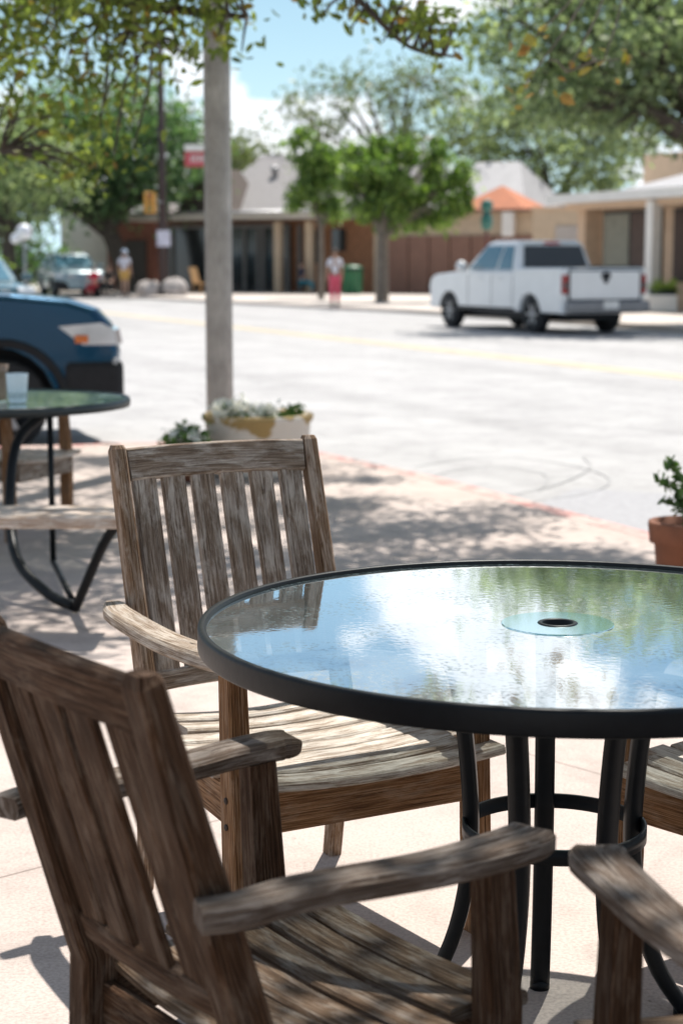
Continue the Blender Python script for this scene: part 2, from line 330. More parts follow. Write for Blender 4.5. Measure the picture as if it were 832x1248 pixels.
so=bpy.data.objects.new('sun',sd); col.objects.link(so)
dirv=Vector((math.sin(R(SUN_AZ))*math.cos(R(SUN_EL)),math.cos(R(SUN_AZ))*math.cos(R(SUN_EL)),math.sin(R(SUN_EL))))
so.rotation_euler=dirv.to_track_quat('Z','Y').to_euler()

# ------------------------------------------------------------------ camera
cd=bpy.data.cameras.new('camera'); cam=bpy.data.objects.new('camera',cd); col.objects.link(cam); sc.camera=cam
CH=1.3148; cam.location=(0,0,CH); cam.rotation_euler=(R(90-8.1885),0,0)
cd.sensor_fit='VERTICAL'; cd.sensor_height=36; cd.lens=36*2129.2/1248; cd.clip_end=6000; cd.clip_start=.05
cd.dof.use_dof=True; cd.dof.focus_distance=3.12; cd.dof.aperture_fstop=cd.lens/13.0; cd.dof.aperture_blades=0
sc.view_settings.view_transform='Standard'; sc.view_settings.look='None'; sc.view_settings.exposure=.62; sc.view_settings.gamma=1
sc.cycles.use_denoising=True
try: sc.cycles.denoiser='OPENIMAGEDENOISE'
except Exception: pass
sc.cycles.max_bounces=8; sc.cycles.transparent_max_bounces=16; sc.cycles.sample_clamp_indirect=8

# world position of a sight line (px of an 832x1248 frame) at depth Y
def at(px,py,Y):
    pt=R(8.1885); a=(px-416)/2129.2; b=(624-py)/2129.2
    r=(a,math.cos(pt)+b*math.sin(pt),-math.sin(pt)+b*math.cos(pt)); t=Y/r[1]
    return Vector((r[0]*t,Y,CH+r[2]*t))

# ------------------------------------------------------------------ ground, road, kerbs
RD=-.1
def road_pt(s,n): return (-.37*s+.93*n,.93*s+.37*n)
b=MB(); b.poly([(-1500,-1500,-.13),(1500,-1500,-.13),(1500,2500,-.13),(-1500,2500,-.13)]); tag(b.build('ground',simple('dry_ground',(.30,.27,.21),.95,.2,.5)),kind='structure')
b=MB(); q=[road_pt(-60,3.5),road_pt(-60,19.2),road_pt(260,19.2),road_pt(260,-60),road_pt(11.,-60),road_pt(11,3.5)]
b.poly([(x,y,RD) for x,y in q]); tag(b.build('road',ROADM),kind='structure')
# near pavement with its kerb edge
edge=[road_pt(-40,4.45),road_pt(7,4.45),road_pt(9.6,4.42),road_pt(11.3,4.25),road_pt(12.1,3.75),road_pt(12.4,3.0),(-1.6,12.55),(-3,12.2),(-30,8.5)]
b=MB(); b.prism([p for p in edge]+[(-30,-37),(18.6,-37)],-.12,0); tag(b.build('pavement',PAVE),kind='structure')
b=MB()
kp=[Vector((x,y,0)) for x,y in edge]
b.beam([(p.x,p.y,-.055) for p in kp],(0,0,1),.116,.14,.012); 
tag(b.build('kerb',KERB),kind='structure')
b=MB(); nsteps=[(18.4,0)]
fe=[road_pt(-40,18.4),road_pt(24,18.4),road_pt(28,19.2),road_pt(40,19.6),road_pt(60,17.5),road_pt(75,16.6),road_pt(140,16.6)]
b.prism(fe+[road_pt(140,70),road_pt(-40,70)],-.12,0.0); tag(b.build('far_pavement',FPAVE),kind='structure')
b=MB(); b.beam([(x,y,-.055) for x,y in fe[:3]],(0,0,1),.118,.14,.012); tag(b.build('far_kerb',KERB),kind='structure')
# painted yellow centre stripes
for k,n in enumerate((11.55,11.85)):
    b=MB(); s0=-40
    b.poly([(*road_pt(-40,n),RD+.005),(*road_pt(-40,n+.13),RD+.005),(*road_pt(150,n+.13),RD+.005),(*road_pt(150,n),RD+.005)])
    tag(b.build('road_marking',YEL),kind='structure')
b=MB(); b.poly([(x,y,RD+.004) for x,y in ((1.13,10.1),(1.47,10.85),(1.97,10.6),(2.27,9.75),(1.86,8.0),(1.59,8.95))[::-1]]); tag(b.build('road_patch',PATCH),kind='structure')
b=MB()
for arc in ([(.5,12.0),(1.0,12.6),(1.5,12.3),(1.75,11.4),(1.5,10.6),(1.0,10.2)],[(.55,11.4),(.95,12.0),(1.35,11.6),(1.2,10.6)],[(1.75,12.6),(1.7,11.9),(1.35,11.0),(.9,10.4)],[(-4,17.8),(0,16.4),(4,13.6),(7,11.2)]):
    pts=[]
    for i in range(len(arc)-1):
        for k in range(6):
            t=k/6; p0=arc[max(i-1,0)];p1=arc[i];p2=arc[i+1];p3=arc[min(i+2,len(arc)-1)]
            pts.append(tuple(.5*((2*p1[j])+(-p0[j]+p2[j])*t+(2*p0[j]-5*p1[j]+4*p2[j]-p3[j])*t*t+(-p0[j]+3*p1[j]-3*p2[j]+p3[j])*t**3) for j in (0,1)))
    for i in range(len(pts)-1):
        d=Vector((pts[i+1][0]-pts[i][0],pts[i+1][1]-pts[i][1])).normalized(); nx,ny=-d.y*.007,d.x*.007
        b.poly([(pts[i][0]-nx,pts[i][1]-ny,RD+.006),(pts[i+1][0]-nx,pts[i+1][1]-ny,RD+.006),(pts[i+1][0]+nx,pts[i+1][1]+ny,RD+.006),(pts[i][0]+nx,pts[i][1]+ny,RD+.006)])
tag(b.build('road_cracks',TAR),kind='structure')

# ------------------------------------------------------------------ armchair
def chair(label, loc, yaw, D, zb, lean, mats, slt=.017, slat=.745, bowk=1., ns=6, pw_=.032, nseat=8, Wb=.472, Wf=.557, zs=.395, za=.618, splay=.0, group='weathered teak armchairs', armwrap=1.0):
    seatm,backm,postm,armm=mats
    t=empty('armchair',(loc[0],loc[1],0),R(yaw-90),label=label,cat='armchair',group=group)
    def Y(z): return -D/2-lean*(z-zs)/(zb-zs)
    # seat: eight dished slats
    b=MB(); n=nseat; pitch=(D+.02)/n
    for i in range(n):
        y=-D/2+.012+pitch*(i+.5); f=(y+D/2)/D; hw=(Wb+(Wf-Wb)*f)/2+.004
        if i<2: hw-=.05
        if abs(y-(D/2-.045))<.045 and i<n-1: hw-=.048
        pts=[]
        for k in range(-6,7):
            u=k/6; dz=-.013*(1-u*u)-(0.006 if i==n-1 else 0)-.012*math.sin(math.pi*min(1,max(0,f)))
            if i==n-1 and u>0: xx=u*(hw-.047)
            else: xx=u*hw
            pts.append((xx,y+rnd.uniform(-.0005,.0005),zs-.009+dz))
        b.beam(pts,(0,1,0),pitch-.009,.019,.005 if i<n-1 else .008)
    b.build('seat',seatm,t)
    # aprons
    b=MB(); zc=zs-.028-.042
    b.beam([(-Wf/2+.04,D/2-.012,zc),(Wf/2-.04,D/2-.012,zc)],(0,0,1),.088,.022)
    b.beam([(-Wb/2+.03,-D/2+.01,zc),(Wb/2-.03,-D/2+.01,zc)],(0,0,1),.07,.022)
    for s in (-1,1): b.beam([(s*(Wb/2-.018),-D/2+.02,zc),(s*(Wf/2-.022),D/2-.06,zc)],(0,0,1),.08,.022)
    b.build('seat_frame',postm if seatm is W_SEAT else backm,t)
    for s in (-1,1):
        # rear leg runs up into the back post
        b=MB(); x=s*(Wb/2-pw_/2); pts=[(x,-D/2-.045,0),(x,-D/2-.012,zs*.5),(x,-D/2,zs)]
        wd=[.04,.045,.055]; 
        for k in range(1,6): z=zs+(zb-zs)*k/5; pts.append((x,Y(z)+(.003 if k==5 else 0),z+(.003 if k==5 else 0))); wd.append(.055-.0035*k)
        pts.insert(-1,(x,Y(zb-.012),zb-.008)); wd.insert(-1,.036); wd[-1]=.026
        b.beam(pts,(1,0,0),[pw_]*(len(pts)-1)+[pw_*.75],wd,.006); b.build('leg',W_RPOST if postm is W_POST else postm,t)
        b=MB(); x=s*(Wf/2-.021); y0=D/2-.045
        b.beam([(x,y0+splay,0),(x,y0+splay*.5,zs*.5),(x,y0,zs),(x,y0-.012,za-.027)],(1,0,0),[.036,.042,.042,.038],[.05,.056,.054,.046],.004)
        lg=b.build('leg',postm,t)
        for zz in (zs-.05,zs-.10):
            b=MB(); b.lathe([(0.001,s*-.001),(.0065,s*-.001),(.006,s*.003),(0.001,s*.005)],(s*(Wf/2) ,y0+.004,zz),10,axis='x'); b.build('bolt',BOLT,lg)
        # armrest: flat curved board, rounded nose
        b=MB(); pts=[];wd=[];th=[]
        ya=Y(za); st=[(Wb/2+.022*armwrap,ya-.035),(Wb/2+.034*armwrap,ya+.01),(Wb/2+.030+.022*bowk,ya+.10),((Wf+Wb)/4+.018+.024*bowk,0.),(Wf/2+.012*bowk-.004*(1-bowk),D/2-.10),(Wf/2-.006,D/2-.02),(Wf/2-.014,D/2+.012-.012*(1-bowk)),(Wf/2-.018,D/2+.028-.012*(1-bowk))]
        ww=[.030+.02*(1-bowk),.050,.060,.064,.068,.072,.066,.036]; tt=[.020+.009*(1-bowk),.028+.004*(1-bowk),.028,.028,.029,.031,.030,.020]; zz=[0,.0,.0,-.003,-.001,.001,.001,-.002]
        for (x,y),a,c,z in zip(st,ww,tt,zz): pts.append((s*x,y,za-.015+z)); wd.append(a); th.append(c)
        # smooth the polyline
        P=[];Wd=[];Th=[]
        for i in range(len(pts)-1):
            for k in range(4):
                tt_=k/4; q=[pts[max(i-1,0)],pts[i],pts[i+1],pts[min(i+2,len(pts)-1)]]
                P.append(tuple(.5*((2*q[1][j])+(-q[0][j]+q[2][j])*tt_+(2*q[0][j]-5*q[1][j]+4*q[2][j]-q[3][j])*tt_**2+(-q[0][j]+3*q[1][j]-3*q[2][j]+q[3][j])*tt_**3) for j in range(3)))
                Wd.append(wd[i]+(wd[i+1]-wd[i])*tt_); Th.append(th[i]+(th[i+1]-th[i])*tt_)
        P.append(pts[-1]);Wd.append(wd[-1]);Th.append(th[-1])
        b.beam(P,(s,0,0),Wd,Th,.009,sm=False); b.build('armrest',armm,t)
    # backrest: rails with six slats
    b=MB(); hi=Wb/2-pw_-.003
    def rail(z,h,th,bow=.012):
        pts=[(hi*k/5,Y(z)-bow*(1-(k/5)**2)-.002,z+(.004*(1-(k/5)**2))) for k in range(-5,6)]
        b.beam(pts,(0,Y(z+.1)-Y(z),.1),h,th,.005)
    rail(zb-.040,.070,.026); rail(zs+.055,.042,.024)
    pw=2*hi/ns
    for i in range(ns):
        x=-hi+pw*(i+.5); bow=.012*(1-(x/hi)**2)
        pts=[(x,Y(z)-bow-.002,z) for z in (zs+.07,zs+.07+(zb-zs-.14)*.5,zb-.07)]
        b.beam(pts,(1,0,0),pw*slat,slt,.003)
    b.build('backrest',backm,t)
    return t
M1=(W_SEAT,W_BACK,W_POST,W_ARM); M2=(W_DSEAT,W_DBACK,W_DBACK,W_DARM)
chair('grey weathered teak armchair with six back slats facing the glass table and camera',(-.071,3.389),-61.2,.5255,.9288,.158,M1,splay=.015,slat=.77,Wb=.484)
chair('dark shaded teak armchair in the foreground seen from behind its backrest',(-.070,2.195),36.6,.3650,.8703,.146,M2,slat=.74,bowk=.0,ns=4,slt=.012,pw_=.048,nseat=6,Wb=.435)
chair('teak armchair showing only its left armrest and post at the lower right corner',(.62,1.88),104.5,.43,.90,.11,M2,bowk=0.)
chair('teak armchair behind the right side of the glass table showing only seat front and legs',(.875,3.15),-139,.52,.93,.113,M1)
chair('blurred teak armchair behind the far bench table beside the dark blue car',(-1.65,8.45),-22,.50,.93,.113,(W_BENCH,W_BACK,W_POST,W_BACK))

# ------------------------------------------------------------------ glass table
TX,TY=.3615,2.8701
t=empty('patio_table',(TX,TY,0),label='round patio table with pebbled glass top and black metal rim beside the armchairs',cat='table')
b=MB(); b.lathe([(.5865,.7130),(.587,.7175),(.5885,.7195),(.5965,.7200),(.5985,.7193),(.6002,.7170),(.6008,.7140),(.6012,.685),(.6006,.682),(.5990,.6805),(.589,.6800),(.5875,.6815),(.587,.685),(.5868,.712)],seg=160); b.build('rim',BLACK,t)
b=MB(); 
seg=128; prof=[(.033,.706),(.033,.7125),(.5864,.7125)]
b.lathe([(.033,.7055),(.033,.7125)],seg=48)
# top and underside as rings
b.lathe([(.5860,.7125),(.40,.7125),(.2,.7125),(.033,.7125)],seg=seg,sm=False)
g=b.build('glass_top',GLASS,t)
b=MB(); b.lathe([(.024,.695),(.0255,.7145),(.027,.7158),(.0325,.7156),(.0335,.7132)],seg=40); b.build('umbrella_hole_ring',BLACK,t)
b=MB(); b.lathe([(.034,.7129),(.034,.7142),(.0930,.7142),(.0938,.7136),(.0938,.7129)],seg=96,sm=False); b.build('hub_plate',TEALPLATE,t)
b=MB(); b.lathe([(.0,.655),(.022,.655),(.022,.689)],seg=24); b.build('socket',METAL,t)
angs=[90,18+ -6,162+6,270-30,270+30]
for a in angs:
    ca,sa=math.cos(R(a)),math.sin(R(a)); b=MB()
    prof=[(.34,.672),(.27,.668),(.20,.655),(.172,.62),(.160,.56),(.148,.46),(.142,.36),(.146,.27),(.165,.17),(.20,.08),(.245,.012)]
    if a==90: prof=[(.20,.672),(.175,.66),(.158,.62),(.150,.56),(.145,.46),(.142,.36),(.143,.27),(.148,.17),(.156,.08),(.165,.012)]
    pts=[]
    for i in range(len(prof)-1):
        for k in range(3):
            tt=k/3; q=[prof[max(i-1,0)],prof[i],prof[i+1],prof[min(i+2,len(prof)-1)]]
            r_,z_=[.5*((2*q[1][j])+(-q[0][j]+q[2][j])*tt+(2*q[0][j]-5*q[1][j]+4*q[2][j]-q[3][j])*tt**2+(-q[0][j]+3*q[1][j]-3*q[2][j]+q[3][j])*tt**3) for j in (0,1)]
            pts.append((r_*ca,r_*sa,z_))
    pts.append((prof[-1][0]*ca,prof[-1][0]*sa,prof[-1][1]))
    b.beam(pts,(-sa,ca,0),.034,.026,.010,sm=True); lg=b.build('leg',BLACK,t)
    b=MB(); b.lathe([(0,.0),(.018,.0),(.018,.012),(.012,.02)],(prof[-1][0]*ca,prof[-1][0]*sa,0),16); b.build('foot',BLACK,lg)
b=MB()
b.lathe([(.150,.345),(.156,.345),(.156,.371),(.150,.371),(.150,.345)],seg=72); b.build('ring',BLACK,t)

# ------------------------------------------------------------------ far bench table
BX,BY=-1.53,7.65
t=empty('bench_table',(BX,BY,0),label='blurred round glass table with attached wooden benches on curved black tubes at left edge',cat='table')
b=MB(); b.lathe([(.588,.7135),(.592,.719),(.60,.716),(.603,.70),(.60,.682),(.59,.680),(.586,.70)],seg=96); b.build('rim',simple('dark_green_coat',(.014,.022,.024),.4),t)
b=MB(); b.lathe([(.587,.712),(.2,.712),(.0,.712)],seg=96,sm=False); b.build('glass_top',glassmat('pale_teal_table_glass',.62,(.50,.70,.70),.95),t)
def bez(pts,n=5):
    o=[]
    for i in range(len(pts)-1):
        for k in range(n):
            tt=k/n; q=[pts[max(i-1,0)],pts[i],pts[i+1],pts[min(i+2,len(pts)-1)]]
            o.append(tuple(.5*((2*q[1][j])+(-q[0][j]+q[2][j])*tt+(2*q[0][j]-5*q[1][j]+4*q[2][j]-q[3][j])*tt**2+(-q[0][j]+3*q[1][j]-3*q[2][j]+q[3][j])*tt**3) for j in range(3)))
    o.append(tuple(pts[-1])); return o
def L2(x,y,z): return (x-BX,y-BY,z)
for dx,s in ((0,1),(-.55,1)):
    b=MB()
    def P(x,y,z): 
        yy=y-BY; return (x-BX+dx, yy if s==1 else -yy-.0, z)
    b.tube(bez([P(-1.20,7.45,.676),P(-1.27,7.32,.66),P(-1.345,7.20,.56),P(-1.34,7.0,.34),P(-1.27,6.75,.16),P(-1.12,6.55,.06),P(-1.00,6.44,.03)]),.021,10); b.build('leg',BLACK,t)
    b=MB(); b.tube(bez([P(-.80,6.22,.385),P(-.86,6.25,.30),P(-.95,6.38,.12),P(-1.0,6.45,.018)]),.019,10); b.build('bench_support',BLACK,t)
b=MB(); b.tube([L2(-1.22,7.3,.67),L2(-1.22,7.3,.05)],.013,8); b.tube([L2(-1.22,7.3,.05),L2(-1.02,6.5,.05)],.013,8); b.build('brace',BLACK,t)
for s in (1,):
    b=MB()
    for k in range(2):
        yy=(6.09+k*.15)-BY
        b.beam([L2(-2.45,0,.40)[:1]+(yy,.41),L2(-.77,0,.40)[:1]+(yy,.41)],(0,1,0),.14,.045,.008)
    b.build('bench_seat',W_BENCH,t)
# candle glasses standing on that table
FROST=simple('frosted_white_glass',(.62,.72,.76),.25,.06,20)
b=MB(); b.lathe([(0,0),(.036,0),(.038,.01),(.046,.115),(.047,.125),(.043,.125),(.040,.02),(0,.02)],seg=28)
o=b.build('candle_glass',[FROST],loc=(-1.375,7.42,.716)); tag(o,'pale frosted candle glass standing near the edge of the far glass table','candle glass')
b=MB(); b.lathe([(0,0),(.04,0),(.045,.12),(.052,.15),(.047,.15),(.04,.02),(0,.02)],seg=24)
o=b.build('condiment_jar',simple('amber_jar',(.25,.17,.12),.3,.2,12),loc=(-1.50,7.62,.716)); tag(o,'brownish jar standing behind the frosted glass at the left edge','jar')

# ------------------------------------------------------------------ leaves & trees
def leaves(name, mat, centers, spreads, counts, size, parent=None, seed=1, aspect=.5, smin=.6, simple_quad=False, flat=.0):
    rs=np.random.RandomState(seed); V=[]
    C=[]
    for c,s,n in zip(centers,spreads,counts):
        s=np.array(s if hasattr(s,'__len__') else (s,s,s)); C.append(np.array(c)+rs.normal(size=(n,3))*s*.5)
    C=np.concatenate(C); n=len(C)
    a=rs.normal(size=(n,3)); a[:,2]-=.3; a/=np.linalg.norm(a,axis=1)[:,None]
    q=rs.normal(size=(n,3)); q-=a*(q*a).sum(1)[:,None]; q/=np.linalg.norm(q,axis=1)[:,None]
    nn=np.cross(a,q)
    sz=(size*(smin+(1.4-smin)*rs.rand(n)))[:,None]
    if simple_quad:
        K=[(-.5,0,0),(0,-aspect*.5,.06),(.5,0,0),(0,aspect*.5,.06)]; F=[(0,1,2,3)]
    else:
        K=[(-.5,0,0),(-.15,-aspect*.5,.07),(.25,-aspect*.38,.05),(.55,0,-.05),(.25,aspect*.38,.05),(-.15,aspect*.5,.07)]; F=[(0,1,2,3),(0,3,4,5)]
    k=len(K); V=np.concatenate([(C+(a*x+q*y+nn*z)*sz)[:,None,:] for x,y,z in K],axis=1).reshape(-1,3)
    me=bpy.data.meshes.new(name); me.vertices.add(len(V)); me.vertices.foreach_set('co',V.astype(np.float32).ravel())
    idx=np.arange(n)[:,None]*k; fl=np.concatenate([idx+np.array(f)[None,:] for f in F],axis=1).reshape(-1)
    nf=n*len(F); me.loops.add(len(fl)); me.loops.foreach_set('vertex_index',fl.astype(np.int32))
    me.polygons.add(nf); me.polygons.foreach_set('loop_start',np.arange(0,len(fl),4,dtype=np.int32)); 
    try: me.polygons.foreach_set('loop_total',np.full(nf,4,dtype=np.int32))
    except Exception: pass
    me.materials.append(mat); me.update(calc_edges=True); me.validate()
    o=bpy.data.objects.new(name,me); col.objects.link(o)
    if parent: o.parent=parent
    return o

def tree(label, loc, trunk_h, r0, crowns, nclump, per, leaf, fmat, bmat, seed, spread=.5, lean=(0,0), group=None, cat='tree', kindname='tree', limbs=7, shell=.45):
    """crowns: list of (cx,cy,cz,rx,ry,rz) relative to loc"""
    rs=random.Random(seed); t=empty(kindname,loc,label=label,cat=cat,group=group)
    top=Vector((lean[0],lean[1],trunk_h)); b=MB()
    b.tube(bez([(0,0,-.1),(lean[0]*.2,lean[1]*.2,trunk_h*.35),(lean[0]*.6,lean[1]*.6,trunk_h*.7),tuple(top)],4),[r0*1.35]+[r0*(1.1-.35*i/12) for i in range(12)],10)
    cl=[];sp=[];ct=[]; vol=[c[3]*c[4]*c[5] for c in crowns]; tot=sum(vol)
    for c,v in zip(crowns,vol):
        m=max(4,int(nclump*v/tot))
        for i in range(m):
            while True:
                x,y,z=[rs.uniform(-1,1) for _ in range(3)]; d=math.sqrt(x*x+y*y+z*z)
                if d<=1 and (d>shell or rs.random()<.3): break
            cl.append((c[0]+x*c[3],c[1]+y*c[4],c[2]+z*c[5])); k=rs.uniform(.7,1.3)*spread; sp.append((k,k,k*.75)); ct.append(int(per*rs.uniform(.5,1.4)))
    # limbs reach into the crown
    tops=[]
    for c in crowns:
        for i in range(max(2,limbs//len(crowns))):
            e=Vector((c[0]+rs.uniform(-.6,.6)*c[3],c[1]+rs.uniform(-.6,.6)*c[4],c[2]+rs.uniform(-.5,.5)*c[5]))
            s=top.copy(); m1=s.lerp(e,.4)+Vector((0,0,rs.uniform(0,.12)*trunk_h)); 
            b.tube(bez([tuple(s-Vector((0,0,.1*trunk_h))),tuple(m1),tuple(e)],5),[r0*.62*(1-.8*j/10) for j in range(11)],7); tops.append((m1,e))
    for k,c in enumerate(cl):
        if k%2: continue
        c=Vector(c); s=min([p for m,e in tops for p in (m,e)],key=lambda q:(q-c).length)
        m1=s.lerp(c,.5)+Vector((0,0,rs.uniform(-.05,.1))); b.tube([tuple(s),tuple(m1),tuple(c)],[r0*.16,r0*.11,r0*.05],5)
    b.build('trunk',bmat,t)
    leaves('crown',fmat,cl,sp,ct,leaf,t,seed,simple_quad=True,aspect=.62)
    return t

# the tree that shades the tables: trunk stands left of the picture
near=empty('shade_oak',(-4.6,9.6,0),label='near live oak whose sunlit boughs hang into the top left of the picture',cat='tree')
ox,oy=-4.6,9.6
b=MB(); b.tube(bez([(0,0,-.1),(.1,0,1.2),(.4,.1,2.4),(.9,.2,3.3)],4),[.34,.30,.27,.25,.24,.23,.22,.21,.2,.2,.19,.19,.18],12)
limbs=[[(.9,.2,3.3),(2.,.0,3.9),(3.6,-.2,4.2),(5.,.1,4.4),(6.4,.4,4.5)],[(.9,.2,3.3),(1.8,1.5,3.8),(3.2,2.4,4.1),(4.6,2.8,4.2)],[(.9,.2,3.3),(2.,-1.1,3.7),(3.6,-1.6,4.0),(5,-1.4,4.3)],
       [(.9,.2,3.0),(1.9,.3,3.0),(2.8,.0,2.75),(3.6,-.1,2.5)],[(1.5,.2,3.4),(2.5,.6,3.1),(3.3,.3,2.75),(4.1,.0,2.6)],[(.9,.2,3.3),(-.5,1,4),(-1.6,1.5,4.5)],[(.6,.2,2.6),(1.6,.1,2.5),(2.3,.1,2.15),(2.75,.1,1.9)],
       [(3.6,-.2,4.2),(4.1,-.6,3.5),(4.45,-.7,2.85),(4.75,-.75,2.52),(4.95,-.75,2.35),(5.18,-.75,2.31)]]
tw=[]
rs=random.Random(5)
for l in limbs:
    n=len(bez(l,5)); r1=.10 if l[0][2]>3.2 and len(l)<6 else .035
    b.tube(bez(l,5),[max(.008,r1*(1-.85*j/(n-1))) for j in range(n)],8)
cl=[];spd=[];ct=[]
def clump(x,y,z,s,n):
    cl.append((x-ox,y-oy,z)); spd.append((s,s,s*.7)); ct.append(n)
def near_pt(x,y,z,lim=None):
    best=None
    for l in limbs:
        for p in bez(l,5):
            d=(Vector(p)-Vector((x-ox,y-oy,z))).length
            if best is None or d<best[0]: best=(d,p)
    return best[1]
# high canopy: casts the dappled shade on the pavement
for i in range(170):
    x=rs.uniform(-4.2,2.05); y=rs.uniform(7.9,13.9); 
    if x>.3 and y>7.9+(2.3-x)*3.6: continue
    z=rs.uniform(3.6,4.6)
    clump(x,y,z,rs.uniform(.22,.44),rs.randint(190,290))
for i in range(34): clump(rs.uniform(-1.3,.2),rs.uniform(7.7,10.2),rs.uniform(3.6,4.4),rs.uniform(.25,.42),rs.randint(150,230))
for i in range(46):
    x=rs.uniform(.5,2.55); y=rs.uniform(8.3,12.6)
    if y>8.3+(2.75-x)*3.0: continue
    clump(x,y,rs.uniform(3.65,4.5),rs.uniform(.22,.40),rs.randint(220,320))
NCAN=len(cl)
# hanging boughs seen in the upper left
for i in range(66):
    x=rs.uniform(-2.3,-.9); y=rs.uniform(8.7,10.6); h=(x+2.3)/1.4
    z=rs.uniform(1.78+.62*h,2.95)
    if rs.random()<.05+.2*h: continue
    clump(x,y,z,rs.uniform(.24,.42),rs.randint(34,60))
for i in range(16):
    clump(rs.uniform(-1.6,-1.1),rs.uniform(9.2,10),rs.uniform(1.72,2.3),.16,rs.randint(10,22))
for i in range(26): clump(rs.uniform(-1.15,-.5),rs.uniform(9.1,9.8),rs.uniform(2.36,2.85),.17,rs.randint(14,28))
for i in range(20):
    u=rs.uniform(-.15,.55); clump(u,rs.uniform(8.6,9.1),2.62-.12*rs.random()-.2*max(0,u),.13,rs.randint(6,13))
for x,z in ((.50,2.30),(.42,2.34),(.2,2.38),(.05,2.45),(-.1,2.5)): clump(x,8.85,z,.05,4)
for k,c in enumerate(cl):
    p=Vector(near_pt(c[0]+ox,c[1]+oy,c[2])); c=Vector(c); 
    if k>=NCAN or k%3==0:
        m1=p.lerp(c,.5)+Vector((rs.uniform(-.05,.05),rs.uniform(-.05,.05),rs.uniform(0,.1))); b.tube([tuple(p),tuple(m1),tuple(c)],[.011,.008,.004],5)
b.build('trunk',BARK,near)
leaves('crown',F_NEAR,cl,spd,ct,.062,near,3,aspect=.5)
# yellow new growth twigs of the same near tree, in front of the far oak
b=MB(); cl2=[];sp2=[];ct2=[]
for (x0,y0,x1,y1) in ((690,100,668,72),(690,100,755,72),(725,85,712,70)):
    p0=at(x0,y0-12,8.6)-Vector((ox,oy,0)); p1=at(x1,y1,8.5)-Vector((ox,oy,0)); b.tube([tuple(p0),tuple(p0.lerp(p1,.5)+Vector((0,0,.02))),tuple(p1)],[.006,.005,.003],6)
base=at(760,-150,8.7)-Vector((ox,oy,0)); 
for e in ((690,88),(640,100),(652,45),(735,75)):
    e=at(e[0],e[1],8.55)-Vector((ox,oy,0)); b.tube(bez([tuple(base),tuple(base.lerp(e,.5)+Vector((.05,0,-.08))),tuple(e)],4),[.008-.0006*j for j in range(9)],6)
b.tube([(5.0,.1,4.4),tuple(base)],[.03,.01],6)
for e in ((690,112),(642,108),(628,112),(652,45),(645,50),(735,75),(762,68),(712,72)):
    e=at(e[0],e[1],8.55)-Vector((ox,oy,0)); cl2.append(tuple(e)); sp2.append(.07); ct2.append(4)
b.build('twig',BARK2,near); leaves('foliage',F_TWIG,cl2,sp2,ct2,.06,near,9,aspect=.6)

# unseen tree added right of the picture as shade caster for the nearest chairs
sx,sy=3.4,4.6
sh=empty('added_shade_tree',(sx,sy,0),label='unseen shade tree added right of the frame so its crown shades the nearest armchairs',cat='tree')
b=MB(); b.tube(bez([(0,0,-.1),(-.1,0,1.2),(-.3,-.1,2.6),(-.6,-.2,3.4)],4),[.2]+[.18-.005*j for j in range(12)],10)
cl=[];spd=[];ct=[]
for e in ((-1.6,-.6,4.),(-2.6,-.7,4.2),(-2.9,-1.,4.3),(-1.8,-1.6,4.1),(-.3,-1.2,4.2),(.8,.2,4.4),(-.2,1.,4.5)):
    b.tube(bez([(-.6,-.2,3.3),((e[0]-.6)/2,(e[1]-.2)/2,3.85),e],4),[.07-.007*j for j in range(9)],7)
for i in range(64):
    x=rs.uniform(-.35,3.4); y=rs.uniform(2.6,4.12)+(.1 if x>1 else 0)
    clump(x,y,rs.uniform(3.9,4.6),.5,rs.randint(60,100)); c=cl[-1]; cl[-1]=(x-sx,y-sy,c[2])
b.build('trunk',BARK,sh); leaves('crown',F_NEAR,cl,spd,ct,.07,sh,4,aspect=.5)

# background trees
tree('small bright green tree with a grey trunk in front of the brown garage wall',(1.3,56.5,0),2.2,.2,[(.4,0,3.7,1.3,1.1,1.0),(-.8,0,4.2,.75,.9,.75),(1.9,.2,3.3,.85,.9,.85),(1.3,-.2,4.7,.75,.8,.6),(.1,.1,4.95,.5,.6,.4),(.3,0,2.55,.8,.7,.55),(2.5,0,4.1,.35,.5,.4),(-.5,0,3.0,.4,.5,.4)],76,150,.18,F_BRIGHT,BARK2,11,spread=.36,limbs=8)
tree('slim bright green tree left of the bright garage tree by the storefront',(-.7,61,0),2.6,.10,[(.2,0,4.0,.95,.9,.9),(-.3,0,5.0,.75,.7,.7),(.5,0,4.9,.5,.6,.6),(-.7,0,3.5,.45,.5,.5),(.4,0,3.0,.4,.4,.35)],34,130,.18,F_BRIGHT,BARK2,12,spread=.36,limbs=5)
tree('tall sparse olive tree rising behind the storefront roofs',(2.5,82,0),4.5,.3,[(-3.4,0,8.6,2.2,2,1.8),(-1.2,0,9.4,1.9,2,1.6),(1.2,0,8.6,2.5,2,2.3),(-3.9,0,7.2,1.6,1.5,1.),(3.2,0,7.6,2.2,2,2.2),(.6,0,6.8,2.5,2,1.5)],95,40,.26,F_HAZY,BARK2,13,spread=.85,limbs=12)
tree('huge dark live oak spreading over the street on the right',(9.3,37,0),2.6,.42,[(-4.3,0,5.6,2.6,2.6,1.5),(-2.2,1,6.9,3.2,3,1.5),(-3.9,0,4.3,1.5,1.8,.95),(-.6,0,5.4,2.6,2.4,1.3),(2,0,6.2,3,2.5,1.8),(-1.6,0,4.3,1.6,1.6,.8),(-5.7,0,6.6,1.2,1.4,1.1)],390,70,.17,F_OAK,BARK,14,spread=.75,lean=(-.4,0),limbs=16,shell=.3)
